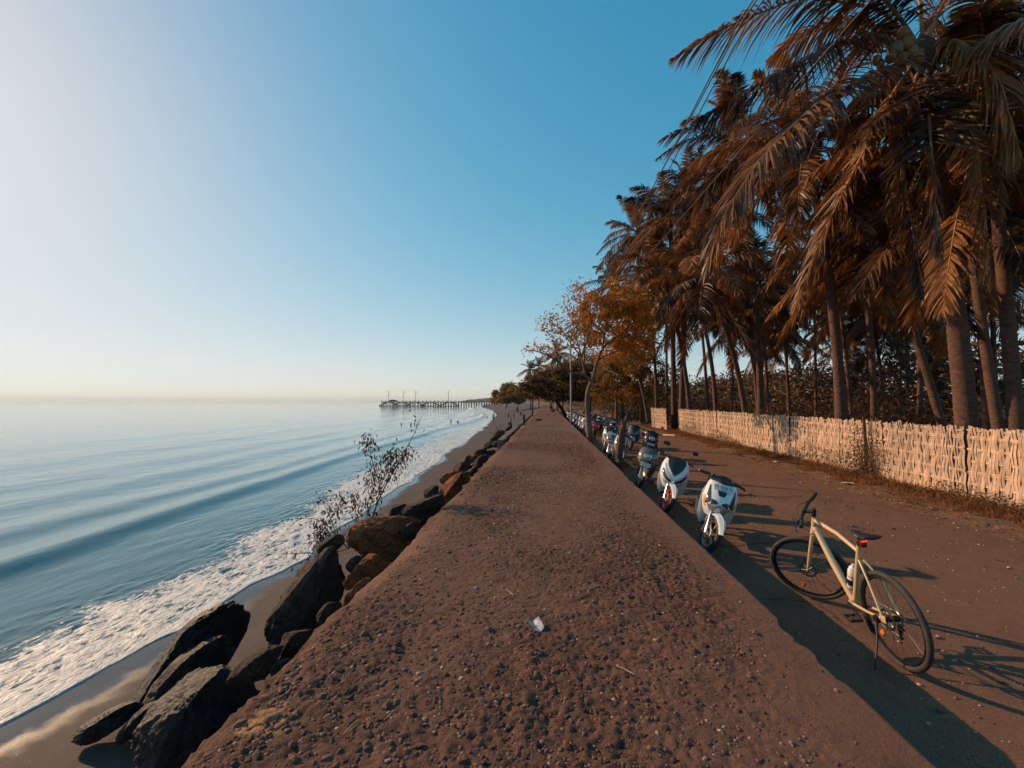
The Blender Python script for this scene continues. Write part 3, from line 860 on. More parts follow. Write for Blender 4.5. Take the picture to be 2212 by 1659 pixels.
for (x, y, a, L, lab) in ((1100, 1281, 125, .13, "thin pale stick on the promenade behind the wrapper"), (1350, 1452, 140, .11, "short straw stick right of the wrapper"), (1225, 1195, 60, .10, "tiny straw stick far up the promenade"), (1350, 1440, 20, .0, ""), (757, 1575, 75, .10, "dark twig near the bottom of the promenade")):
    if not lab: continue
    p = at_z(x, y, PROM_Z); z = float(prom_z(np.array(p[0]), np.array(p[1]))[0]) + .014
    d = Vector((math.cos(R(a)), math.sin(R(a)), 0)) * L / 2
    st = MB().tube([-d, d * .2 + Vector((0, 0, .004)), d], [.004, .0035, .002], 6).build("stick", M_STRAW)
    st.location = (p[0], p[1], z)
    tag(st, lab, "stick", "sticks on the promenade")
# ================================================================== vegetation
M_FROND = leafmat("palm_leaf", (.33, .132, .034), (.034, .016, .008), .28, .45, .9)
M_FROND_D = leafmat("dry_palm_leaf", (.36, .16, .06), (.14, .06, .028), .22, .6, 1.2)
M_RACH = simple("palm_midrib", (.36, .17, .055), (.16, .08, .03), 5, .55)
M_PTRUNK = simple("palm_bark", (.155, .074, .048), (.052, .025, .018), 7, .9, bump=.7, bscale=22, bdist=.03, stretch=(1, 1, 3))
M_FIBRE = simple("palm_fibre", (.11, .062, .034), (.04, .024, .016), 12, .95, bump=.6, bscale=40)
M_NUT = simple("coconut_husk", (.20, .085, .022), (.10, .042, .014), 5, .5, bump=.2, bscale=30)

def bez(P, n):
    P = [np.asarray(p, float) for p in P]
    t = np.linspace(0, 1, n)[:, None]
    if len(P) == 3: return (1 - t) ** 2 * P[0] + 2 * t * (1 - t) * P[1] + t ** 2 * P[2]
    if len(P) == 4: return (1 - t) ** 3 * P[0] + 3 * t * (1 - t) ** 2 * P[1] + 3 * t ** 2 * (1 - t) * P[2] + t ** 3 * P[3]
    # polyline, smoothed
    P = np.array(P); s = np.concatenate([[0], np.cumsum(np.linalg.norm(np.diff(P, axis=0), axis=1))]); s /= s[-1]
    q = np.stack([np.interp(t[:, 0], s, P[:, k]) for k in range(3)], -1)
    for _ in range(3): q[1:-1] = (q[:-2] + 2 * q[1:-1] + q[2:]) / 4
    return q
def unit(v): return v / np.maximum(np.linalg.norm(v, axis=-1, keepdims=True), 1e-9)
def tube_np(path, rad, n=5):
    path = np.asarray(path); T = unit(np.gradient(path, axis=0)); ref = np.array([.31, .2, .93])
    A = unit(np.cross(T, ref)); B = np.cross(T, A)
    an = np.linspace(0, 2 * np.pi, n, endpoint=False)
    rad = np.broadcast_to(np.asarray(rad, float), (len(path),))
    V = path[:, None] + rad[:, None, None] * (A[:, None] * np.cos(an)[None, :, None] + B[:, None] * np.sin(an)[None, :, None])
    i = np.arange(len(path) - 1)[:, None] * n; k = np.arange(n)[None]; k2 = (k + 1) % n
    a_, b_, c_, d_ = i + k, i + k2, i + n + k2, i + n + k
    F = np.concatenate([np.stack([a_, b_, c_], -1).reshape(-1, 3), np.stack([a_, c_, d_], -1).reshape(-1, 3)])
    return V.reshape(-1, 3), F
def frond_mesh(path, nleaf, L, hang, wid, seed, dry=False, r0=.035, gap=0.0):
    rs = np.random.RandomState(seed)
    n = 60
    P = bez(path, n)
    T = unit(np.gradient(P, axis=0))
    up = np.array([0, 0, 1.])
    S = np.cross(T, up); bad = np.linalg.norm(S, axis=1) < .25
    S[bad] += np.array([.5, .5, 0]); S = unit(S); N = np.cross(S, T)
    Vs, Fs, base = [], [], 0
    v, f = tube_np(P, np.linspace(r0, .004, n) , 5)
    Vs.append(v); Fs.append(f); base = len(v); nr = len(f)
    t = np.linspace(.13, .995, nleaf)
    for sd in (-1, 1):
        tt = np.clip(t + rs.normal(0, .004, nleaf), 0, 1)
        if gap: tt = tt[rs.rand(len(tt)) > gap]
        m_ = len(tt); ix = tt * (n - 1); i0 = np.clip(ix.astype(int), 0, n - 2); fr = (ix - i0)[:, None]
        p = P[i0] * (1 - fr) + P[i0 + 1] * fr; T_, S_, N_ = T[i0], S[i0], N[i0]
        ln = L * np.clip(np.sin(np.pi * np.clip(tt * .80 + .16, 0, 1)), .05, 1) ** .7 * rs.uniform(.82, 1.1, m_) * np.where(tt > .9, 1 - (tt - .9) * 4, 1)
        fwd = .45 + .55 * tt ** 2
        d = unit(T_ * fwd[:, None] + sd * S_ * (.85 - .3 * tt ** 2)[:, None] + N_ * (.22 + .12 * rs.normal(size=m_))[:, None] + rs.normal(0, .06, (m_, 3)))
        hg = (hang * rs.uniform(.7, 1.25, m_))[:, None]
        st = np.array([0, .3, .65, 1.0])
        pts = [p + d * (ln * s * (1 - .25 * hg[:, 0] * s))[:, None] - up * (ln * s ** 1.7)[:, None] * hg for s in st]
        wd = unit(T_ - d * (T_ * d).sum(1, keepdims=True) + rs.normal(0, .35, (m_, 3)))
        ws = wid * np.array([.45, 1, .75, 0]) * .5
        quad = []
        for k in range(3):
            quad += [pts[k] + wd * ws[k], pts[k] - wd * ws[k]]
        quad.append(pts[3])
        V = np.stack(quad, 1)          # m,7,3
        o_ = base + np.arange(m_)[:, None] * 7
        F = np.concatenate([o_ + np.array(q)[None] for q in ((0, 1, 3), (0, 3, 2), (2, 3, 5), (2, 5, 4), (4, 5, 6))])
        Vs.append(V.reshape(-1, 3)); Fs.append(F); base += m_ * 7
    V, F = np.concatenate(Vs), np.concatenate(Fs)
    me = bpy.data.meshes.new("frond")
    me.vertices.add(len(V)); me.vertices.foreach_set("co", V.astype(np.float32).ravel())
    me.loops.add(F.size); me.loops.foreach_set("vertex_index", F.astype(np.int32).ravel())
    me.polygons.add(len(F)); me.polygons.foreach_set("loop_start", np.arange(0, F.size, 3, dtype=np.int32))
    mi = np.ones(len(F), np.int32); mi[:nr] = 0
    me.polygons.foreach_set("material_index", mi)
    me.materials.append(M_FIBRE if dry else M_RACH); me.materials.append(M_FROND_D if dry else M_FROND)
    me.update(calc_edges=True)
    return me
# shared fronds: rising, level, drooping, hanging
FR = {}
for e, cls in ((72, 0), (48, 1), (24, 2), (2, 3), (-25, 4), (-58, 5)):
    FR[cls] = []
    for k in range(3):
        ln = 4.0; c, s_ = math.cos(R(e)), math.sin(R(e))
        drop = (.9, 1.35, 1.6, 1.6, 1.3, .5)[cls]
        side = RNG.uniform(-.5, .5)
        p1 = (side * .2, c * ln * .55, s_ * ln * .55 + (.15 if cls < 4 else 0)); p2 = (side, c * ln * .98, s_ * ln - drop * 1.25)
        FR[cls].append(frond_mesh([(0, 0, 0), p1, p2], 84, .92, (.42, .52, .62, .70, .62, .42)[cls], .058, 100 + cls * 10 + k, dry=False, gap=.03))
FR_DRY = [frond_mesh([(0, 0, 0), (.1, .7, -.8), (.2, .65, -3.0)], 46, .7, .5, .04, 300 + k, dry=True, gap=.15) for k in range(2)]

def palm(label, base, crown, r=.15, nf=24, fl=1.0, seed=0, nuts=0, hero=None, lowcut=5, group="coconut palms behind the woven fence", ring=.16, bend=.0):
    rs = np.random.RandomState(seed)
    base = np.asarray(base, float); crown = np.asarray(crown, float)
    o = empty("coconut_palm", base)
    H = crown - base
    ctl1 = np.array([H[0] * .10 + bend, H[1] * .10, H[2] * .35]); ctl2 = np.array([H[0] * .62 + bend, H[1] * .62, H[2] * .72])
    n = max(24, int(H[2] / ring) * 2)
    P = bez([(0, 0, -.15), ctl1, ctl2, H], n)
    h = np.linspace(0, 1, n)
    rad = r * (1.0 - .42 * h) * (1 + .55 * np.exp(-h * 22)) * (1 + .055 * (np.arange(n) % 2)) * (1 + .03 * noise3(h * 30, seed, 0, 3))
    v, f = tube_np(P, rad, 12)
    mesh_np("trunk", v, f, M_PTRUNK, o, smooth=True)
    MB().lathe([(.01, -.55), (r * .75, -.4), (r * 1.25, 0), (r * 1.0, .3), (.02, .55)], H, n=10).build("crown_shaft", M_FIBRE, o)
    if hero is not None:
        for (pts, nl, L, hg, w) in hero:
            me = frond_mesh([np.asarray(p) - base for p in pts], int(nl * 1.4), L * .95, hg * .85, .052, rs.randint(9999), r0=.045)
            obj_of(me, "frond", o)
    nf = int(nf * 1.0)
    for i in range(nf):
        u_ = (i + .5) / nf
        cls = int(np.clip(u_ * 5.3 + rs.normal(0, .35), 0, lowcut))
        az = i * 2.39996 + rs.normal(0, .2)
        obj_of(FR[cls][rs.randint(3)], "frond", o, H + np.array([0, 0, rs.uniform(-.1, .2)]), (rs.normal(0, .07), rs.normal(0, .05), az), fl * rs.uniform(.85, 1.12))
    for i in range(2 if nf > 10 else 0):
        obj_of(FR_DRY[i], "dead_frond", o, H - np.array([0, 0, .3]), (0, 0, rs.uniform(0, 6.28)), fl * rs.uniform(.7, 1.0))
    for i in range(nuts):
        a_ = rs.uniform(0, 6.28); q = H + np.array([math.cos(a_) * r * 2.1, math.sin(a_) * r * 2.1, rs.uniform(-.65, -.15)])
        MB().ball(q, (.12, .12, .15), 10, 8).build("coconut", M_NUT, o)
    return tag(o, label, "palm tree", group)
def gnd(px, d, z=-.06):
    p = at_depth(px, 866, d); p[2] = z; return p

# --- the near palm whose fronds hang over the road
cA = at_depth(1992, 128, 9.2)
def fr(pts, nl=110, L=1.3, hg=.75, w=.085):
    return ([at_depth(*p) for p in pts], nl, L, hg, w)
HERO = [
 fr([(1992, 110, 9.2), (1905, 80, 9.2), (1780, 105, 8.9), (1640, 180, 8.4), (1500, 262, 8.3)], 95, 1.2, 1.05),
 fr([(1990, 125, 9.2), (1900, 150, 8.4), (1760, 225, 7.6), (1640, 345, 7.1), (1565, 460, 6.9), (1520, 600, 6.9)], 110, 1.15, .85),
 fr([(1992, 110, 9.2), (1900, 20, 9.2), (1740, -10, 9.2), (1590, 48, 9.2), (1452, 128, 9.2)], 95, 1.15, .8),
 fr([(2000, 130, 9.2), (2004, 200, 8.7), (2010, 300, 8.3), (2022, 420, 8.1), (2036, 560, 8.1)], 90, 1.1, .35),
 fr([(2000, 120, 9.2), (2060, 85, 8.6), (2120, 120, 8.1), (2165, 190, 7.8), (2200, 330, 7.7)], 90, 1.15, .8),
 fr([(2000, 115, 9.2), (2070, 40, 9.0), (2160, 20, 8.8), (2260, 70, 8.6)], 85, 1.1, .9),
 fr([(1985, 120, 9.2), (1930, 200, 9.3), (1860, 340, 9.4), (1790, 480, 9.5), (1715, 680, 9.6)], 95, 1.0, .45),
 fr([(1995, 120, 9.2), (1960, 230, 8.9), (1950, 370, 8.7), (1975, 520, 8.6), (1995, 640, 8.6)], 85, 1.05, .35),
 fr([(2000, 120, 9.2), (2060, 180, 9.0), (2110, 330, 8.9), (2130, 480, 8.8), (2140, 620, 8.8)], 85, 1.05, .4),
 fr([(1995, 110, 9.2), (1985, -60, 9.6), (1960, -250, 9.8), (1850, -330, 9.9)], 80, 1.1, .7),
 fr([(1995, 110, 9.2), (2050, -60, 9.2), (2150, -160, 9.0), (2300, -150, 8.8)], 80, 1.1, .7),
 fr([(1990, 115, 9.2), (1880, 20, 10.0), (1760, 40, 10.6), (1660, 130, 11.0)], 80, 1.1, .85),
 fr([(1990, 115, 9.2), (1900, -60, 8.6), (1790, -100, 8.2), (1690, -60, 8.0)], 80, 1.1, .8),
 fr([(1995, 125, 9.3), (1930, 130, 10.2), (1850, 230, 10.9), (1800, 380, 11.3)], 80, 1.0, .7),
 fr([(1998, 125, 9.3), (2060, 120, 10.2), (2140, 200, 10.9), (2200, 360, 11.2)], 80, 1.0, .7),
]
pA = palm("tall nearest coconut palm with yellow nuts, its fronds hanging over the road", gnd(2092, 10.0), cA, .215, 0, 1, 3, 0, HERO)
baseA = np.array(pA.location)
for (x, y, d, s_) in ((1893, 130, 8.6, .8), (1902, 138, 8.6, .7), (1934, 108, 8.5, 1.25), (1957, 96, 8.5, 1.2), (1948, 130, 8.45, 1.15), (1981, 127, 8.45, 1.15), (1951, 74, 8.6, 1.1), (1968, 112, 8.5, 1.1), (1925, 124, 8.5, .9)):
    MB().ball(at_depth(x, y, d) - baseA, (.105 * s_, .105 * s_, .13 * s_), 14, 10).build("coconut", M_NUT, pA)
MB().tube([cA - baseA, at_depth(1925, 92, 9.0) - baseA, at_depth(1890, 78, 8.9) - baseA], [.03, .06, .01], 8).build("flower_spathe", M_FIBRE, pA)

PALMS = [
 ("second near palm with a long bare curved trunk rising behind the fence", 1812, 14.1, 1742, 330, 13.2, .17, 26, 1.0, .25),
 ("leaning slender palm in the middle of the grove, feathery low crown", 1612, 20.8, 1528, 600, 19.6, .14, 24, .95, .2),
 ("slim curved palm standing left of the leaning slender one", 1543, 24.5, 1508, 655, 24, .13, 22, .9, .3),
 ("grey palm trunk that splits the view behind the fence's left end", 1490, 29, 1432, 590, 27.5, .15, 24, 1.0, .2),
 ("tall palm above the fence gap with a ragged brown crown", 1456, 31, 1448, 478, 28, .19, 26, 1.1, 0),
 ("thin palm just left of the fence gap", 1417, 36, 1400, 640, 35, .14, 22, 1.0, .2),
 ("thin far palm right of the leaning slender one", 1637, 26, 1612, 690, 26, .11, 20, .85, .1),
 ("leaning palm trunk crossing diagonally at the right of the grove", 2056, 13, 1912, 500, 13.4, .12, 22, .9, -.3),
 ("leaning palm at the right border beside the nearest palm", 2168, 11, 2086, 420, 11.6, .13, 22, .95, -.2),
 ("palm trunk cut by the picture's right border", 2196, 9.4, 2132, 240, 9.6, .15, 22, 1.0, 0),
 ("highest palm at the left front of the grove", 1640, 23, 1590, 310, 20.5, .17, 28, .95, .3),
 ("palm whose crown fills the middle below the big hanging frond", 1640, 27, 1570, 450, 24, .15, 26, 1.0, .2),
 ("dark palm deep in the grove behind the second near palm", 1705, 34, 1690, 670, 33, .13, 24, 1.0, 0),
 ("dark palm behind and right of the second near palm", 1885, 19, 1850, 480, 18.3, .14, 24, 1.0, .2),
 ("low crowned palm deep in the grove, centre", 1762, 32, 1760, 645, 32, .12, 22, 1.0, 0),
 ("low crowned palm deep in the grove, right of centre", 1905, 30, 1885, 690, 30, .12, 22, 1.0, .2),
 ("far palm rising behind the small orange leaved tree", 1345, 50, 1325, 615, 48, .16, 24, 1.15, 0),
 ("palm at the left tip of the grove reaching highest over the road", 1385, 40, 1378, 505, 36, .16, 26, 1.1, 0),
 ("thin palm far back between the slender ones", 1580, 40, 1590, 640, 40, .13, 22, 1.1, 0),
 ("dark palm behind the diagonal leaning trunk", 1985, 24, 1990, 600, 24, .14, 24, 1.0, 0),
 ("far palm low behind the nearest palm's trunk", 2085, 28, 2092, 640, 28, .13, 22, 1.0, .1),
 ("small far palm with its crown at the open sky, left", 1702, 45, 1700, 735, 45, .12, 20, 1.0, 0),
 ("small far palm with its crown at the open sky, middle", 1822, 46, 1832, 745, 46, .12, 20, 1.0, 0),
 ("small far palm peeping between the thin trunks", 1642, 52, 1652, 750, 52, .12, 20, 1.0, 0),
 ("small far palm under the diagonal leaning trunk", 1942, 42, 1950, 720, 42, .12, 20, 1.0, 0),
 ("young far palm at the right behind the fence", 2010, 38, 2030, 760, 38, .12, 20, .9, 0),
 ("palm with a thick dark trunk standing at the fence gap", 1470, 30.2, 1490, 430, 29, .20, 24, 1.0, .1),
]
PALMS += [
 ("deep grove palm low behind the second near palm", 1840, 27, 1800, 560, 26, .13, 26, 1.1, 0),
 ("deep grove palm behind the nearest palm's right side", 2130, 18, 2080, 400, 17.5, .15, 26, 1.1, .1),
 ("deep grove palm filling the gap over the fence's middle", 1660, 33, 1640, 600, 32, .13, 26, 1.15, 0), ("deep grove palm behind the slim curved one", 1530, 38, 1500, 560, 37, .14, 26, 1.15, 0),
 ("dark deep palm at the right end of the grove", 2150, 24, 2140, 540, 23.5, .14, 26, 1.1, 0), ("dark deep palm right of the centre with drooping crown", 1960, 34, 1960, 650, 34, .13, 26, 1.1, 0),
 ("back row palm seen between the two near palms", 1880, 38, 1870, 640, 38, .13, 26, 1.15, 0), ("back row palm behind the leaning slender one", 1590, 46, 1560, 660, 46, .14, 26, 1.2, 0),
 ("back row palm behind the fence gap's tall palm", 1440, 48, 1440, 600, 47, .15, 26, 1.2, 0)]
for i, (lab, bx, bd, cx_, cy_, cd, r, nf, fl, bend) in enumerate(PALMS):
    palm(lab, gnd(bx, bd), at_depth(cx_, cy_, cd), r, nf, fl, 50 + i, 3 if i in (0, 10, 11) else 0, bend=bend)
for i, (lab, bx, bd, cy_) in enumerate((("distant palm beyond the end of the promenade, left of the pair", 1146, 125, 800), ("distant palm beyond the end of the promenade, right of the pair", 1164, 128, 792), ("distant palm beside the lamp pole's foot, above the far trees", 1204, 80, 765), ("distant palm above the far road", 1262, 75, 700))):
    palm(lab, gnd(bx, bd, -.1), at_depth(bx, cy_, bd), .16, 20, 1.05, 90 + i, group="distant palms beyond the promenade")

# ------------------------------------------------------------------ broadleaf trees
M_BARK = simple("tree_bark", (.185, .112, .080), (.085, .052, .040), 6, .9, bump=.6, bscale=18, bdist=.03)
M_BARK_D = simple("dark_bark", (.07, .043, .033), (.03, .02, .017), 6, .95, bump=.8, bscale=14, bdist=.05)
M_LEAF_O = leafmat("orange_green_leaf", (.54, .215, .025), (.18, .082, .016), .42, .5, 1.6)
M_LEAF_G = leafmat("olive_leaf", (.34, .175, .032), (.10, .058, .016), .45, .55, .8)
M_LEAF_Y = leafmat("yellowing_leaf", (.40, .185, .026), (.12, .062, .014), .45, .55, .7)
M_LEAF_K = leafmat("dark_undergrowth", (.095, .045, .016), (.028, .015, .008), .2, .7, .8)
def leaves(P, size, rs, aspect=.45, flat=.0, droop=.0):
    n = len(P)
    d = rs.normal(size=(n, 3)); d[:, 2] = d[:, 2] * (1 - flat) - droop; d = unit(d)
    w = unit(np.cross(d, rs.normal(size=(n, 3)) + np.array([0, 0, 2 * flat])))
    size = np.broadcast_to(size, (n,))[:, None]
    mid = P + d * size * .45
    V = np.stack([P, mid + w * size * aspect * .5, P + d * size, mid - w * size * aspect * .5], 1).reshape(-1, 3)
    o_ = np.arange(n)[:, None] * 4
    return V, np.concatenate([o_ + np.array((0, 1, 2))[None], o_ + np.array((0, 2, 3))[None]])
def clump_pts(clumps, n, rs, sub=28, subr=.22):
    """points in leaf clumps spread through several ellipsoids (outer shell favoured)"""
    out = []
    tot = sum(r[0] * r[1] * r[2] for _, r in clumps)
    for c, r in clumps:
        k = int(n * r[0] * r[1] * r[2] / tot) + 1
        q = unit(rs.normal(size=(sub, 3))) * rs.uniform(.35, 1.0, (sub, 1)) ** .5
        rr = rs.uniform(.5, 1.4, sub) * subr
        ch = rs.randint(0, sub, k)
        p = q[ch] + rs.normal(size=(k, 3)) * rr[ch][:, None] * .55
        out.append(np.asarray(c) + p * np.asarray(r))
    return np.concatenate(out)
def limb(parent, pts, r0, r1, mat, name="branch", n=8):
    P = bez(pts, max(8, len(pts) * 5))
    v, f = tube_np(P, np.linspace(r0, r1, len(P)) * (1 + .06 * noise3(np.arange(len(P)) * .8, r0 * 100, 0, 5)), n)
    return mesh_np(name, v, f, mat, parent, smooth=True)

# small orange tree beside the promenade
D1 = 19.7
tb = gnd(1274, D1); tb[0] = 1.98
o1 = empty("tree", tb)
def q1(x, y, dd=0.): return at_depth(x, y, D1 + dd) - tb
trunk = limb(o1, [(0, 0, -.1), q1(1271, 905), q1(1268, 872), q1(1270, 841), q1(1279, 824)], .15, .105, M_BARK, "trunk", 12)
LB = [([(1279, 826), (1289, 782), (1302, 751), (1318, 738), (1345, 720), (1375, 690)], .085, .02, 0),
      ([(1290, 780), (1310, 760), (1345, 758), (1385, 740)], .05, .015, .8),
      ([(1302, 751), (1306, 715), (1312, 680), (1325, 640)], .05, .012, -.6),
      ([(1278, 824), (1264, 809), (1232, 804), (1204, 781), (1179, 764), (1150, 757), (1138, 756)], .07, .010, -.5),
      ([(1204, 781), (1190, 768), (1168, 755), (1155, 744)], .03, .008, -.6),
      ([(1264, 809), (1257, 770), (1243, 724), (1238, 700)], .055, .015, .4),
      ([(1255, 770), (1235, 745), (1223, 728), (1205, 705), (1185, 695)], .035, .010, .2),
      ([(1238, 700), (1228, 680), (1222, 660)], .02, .006, .2), ([(1243, 724), (1258, 680), (1255, 640), (1248, 615)], .03, .008, .3),
      ([(1257, 770), (1275, 720), (1282, 680), (1290, 640)], .04, .01, -.4), ([(1312, 680), (1345, 660), (1370, 640)], .025, .008, -.6)]
for pts, r0, r1, dd in LB:
    n_ = len(pts)
    limb(o1, [q1(x, y, dd * i / (n_ - 1) * 1.6) for i, (x, y) in enumerate(pts)], r0, r1, M_BARK, "branch")
rs = np.random.RandomState(77)
cl = []
for (x, y, rx, ry, dd) in ((1330, 700, 60, 50, 0), (1290, 660, 45, 38, .5), (1375, 700, 55, 60, .8), (1345, 645, 50, 36, -.5), (1265, 720, 36, 36, -.3), (1385, 750, 40, 40, -.6), (1315, 760, 40, 24, .9), (1255, 680, 26, 24, .3)):
    s_ = D1 / FPX; cl.append((q1(x, y, dd), (rx * s_, max(rx, ry) * s_ * 1.0, ry * s_)))
Pl = clump_pts(cl, 11500, rs, 44, .28)
for (x, y, k, sp) in ((1250, 618, 90, .26), (1240, 632, 70, .25), (1228, 655, 70, .25), (1268, 640, 80, .3), (1182, 693, 60, .24), (1193, 688, 60, .2), (1205, 704, 90, .26), (1172, 705, 50, .2), (1222, 690, 110, .28), (1188, 722, 60, .24), (1205, 740, 50, .25), (1172, 752, 60, .22), (1142, 755, 46, .18), (1157, 750, 40, .2), (1190, 765, 60, .22), (1216, 722, 90, .26), (1240, 750, 70, .3)):
    Pl = np.concatenate([Pl, q1(x, y) + rs.normal(size=(k, 3)) * np.array([sp, sp * 1.3, sp * .7])])
v, f = leaves(Pl, rs.uniform(.09, .19, len(Pl)), rs, .5, .2, .35)
mesh_np("crown", v, f, M_LEAF_O, o1)
tag(o1, "small orange leaved tree with a pale crooked trunk beside the promenade", "tree")

def tree(label, base, trunk_pts, clumps, nleaf, size, mat, bark=M_BARK_D, r=.2, seed=1, group="broadleaf trees down the road"):
    rs = np.random.RandomState(seed)
    base = np.asarray(base, float)
    o = empty("tree", base)
    limb(o, [np.asarray(p) - base for p in trunk_pts], r, r * .55, bark, "trunk", 10)
    top = np.asarray(trunk_pts[-1]) - base
    for c, rr in clumps:
        c_ = np.asarray(c) - base; mid = top * .5 + c_ * .5 + np.array([0, 0, -.25 * rr[2]])
        limb(o, [top, mid, c_ + np.array([0, 0, rr[2] * .2])], r * .45, r * .12, bark, "branch", 6)
    P = clump_pts([(np.asarray(c) - base, rr) for c, rr in clumps], nleaf, rs, 60, .20)
    v, f = leaves(P, rs.uniform(.6, 1.35, len(P)) * size, rs, .55, .3, .15)
    mesh_np("crown", v, f, mat, o)
    return tag(o, label, "tree", group)
def cl_px(L, d):
    s_ = d / FPX
    return [(at_depth(x, y, d + dd), (rx * s_, max(rx, ry) * s_, ry * s_)) for (x, y, rx, ry, dd) in L]
b = gnd(1220, 52); b[0] = 2.3
tree("broad spreading tree whose limb arches low over the promenade", b, [b, at_depth(1214, 880, 52), at_depth(1203, 866, 51), at_depth(1190, 853, 50)],
     cl_px([(1162, 834, 42, 22, -2), (1205, 820, 48, 28, 0), (1250, 812, 48, 32, 2), (1225, 844, 54, 24, -3), (1146, 846, 28, 14, 1), (1275, 838, 44, 30, 4), (1185, 846, 40, 16, 3)], 52), 42000, .25, M_LEAF_G, M_BARK_D, .22, 5)
limb(bpy.data.objects[-1] if False else [q for q in bpy.data.objects if q.get("label", "").startswith("broad spreading")][0], [np.array([0, 0, .4]), at_depth(1200, 866, 50) - b, at_depth(1180, 851, 49) - b, at_depth(1160, 850, 48) - b, at_depth(1145, 858, 48) - b], .16, .05, M_BARK_D, "branch")
b = gnd(1330, 42)
tree("yellowing bushy tree on the inland side of the road", b, [b, at_depth(1332, 850, 42), at_depth(1335, 815, 42)],
     cl_px([(1320, 800, 40, 34, -2), (1360, 790, 42, 44, 0), (1345, 750, 40, 30, 2), (1390, 830, 34, 34, 3), (1310, 845, 36, 26, -1), (1365, 850, 40, 24, 1)], 42), 20000, .20, M_LEAF_Y, M_BARK, .16, 6)
b = gnd(1400, 36)
o = tree("pale stemmed tree with thin crown near the fence gap", b, [b, at_depth(1390, 840, 36), at_depth(1370, 790, 36)],
     cl_px([(1362, 770, 30, 26, 0), (1390, 760, 26, 24, 1), (1380, 800, 26, 20, -1)], 36), 5000, .17, M_LEAF_Y, M_BARK, .11, 7)
for i, (lab, bx, d, L, n, mt) in enumerate((
  ("dense dark tree at the far left end above the beach", 1095, 150, [(1082, 853, 18, 16, 0), (1100, 845, 20, 18, 4), (1112, 852, 18, 18, -4), (1070, 864, 12, 8, 2), (1120, 862, 16, 10, 3), (1090, 863, 20, 8, -3)], 16000, M_LEAF_G),
  ("rounded olive tree behind the end of the promenade", 1150, 110, [(1135, 845, 26, 16, 0), (1160, 830, 28, 20, 3), (1185, 825, 28, 24, 0), (1175, 850, 34, 14, -4)], 12000, M_LEAF_G),
  ("tall far tree above the bend of the road", 1215, 92, [(1205, 800, 30, 24, 0), (1235, 795, 32, 28, 4), (1222, 825, 40, 22, -3), (1260, 815, 30, 30, 2)], 12000, M_LEAF_Y),
  ("far tree closing the road behind the lamp pole", 1275, 78, [(1270, 790, 34, 36, 0), (1300, 800, 34, 40, 4), (1290, 840, 40, 26, -3)], 11000, M_LEAF_Y),
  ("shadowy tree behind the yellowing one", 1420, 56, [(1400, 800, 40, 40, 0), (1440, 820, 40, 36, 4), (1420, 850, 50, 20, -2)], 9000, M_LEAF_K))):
    b = gnd(bx, d, -.12)
    tree(lab, b, [b, at_depth(bx + 1, 862, d), at_depth(bx, 850, d)], cl_px(L, d), n, .0062 * d ** .9, mt, M_BARK_D, .2, 20 + i)

# broken dead trunk leaning out by the wall
b = gnd(1341, 11.9); b[0] = 2.02
sn = empty("dead_trunk", b)
def q2(x, y, dd=0.): return at_depth(x, y, 11.9 + dd) - b
P = bez([np.array([0, 0, -.15]), q2(1337, 985), q2(1344, 945), q2(1348, 922), q2(1357, 893)], 40)
rad = np.linspace(.135, .055, 40) * (1 + .16 * noise3(np.arange(40) * .45, 1, 0, 3)); rad[-10:] *= np.linspace(1, .25, 10)
v, f = tube_np(P, rad, 14); v = v + .03 * np.stack([noise3(v[:, 0] * 9, v[:, 1] * 9, v[:, 2] * 4, 2), noise3(v[:, 0] * 9, v[:, 1] * 9, v[:, 2] * 4, 3), 0 * v[:, 0]], -1)
M_SNAG = simple("weathered_dead_wood", (.165, .085, .055), (.045, .026, .02), 5, .95, bump=1.0, bscale=16, bdist=.06, stretch=(1, 1, .25))
mesh_np("trunk", v, f, M_SNAG, sn, smooth=True)
for pts, r0 in (([q2(1351, 908), q2(1360, 886), q2(1365, 872)], .045), ([q2(1346, 925), q2(1343, 912), q2(1344, 903)], .04), ([q2(1348, 918), q2(1354, 898), q2(1354, 880)], .03), ([q2(1345, 940), q2(1352, 930), q2(1357, 927)], .03)):
    limb(sn, pts, r0, .008, M_SNAG, "splinter", 6)
tag(sn, "broken dead tree trunk leaning beside the parked scooters", "dead tree")

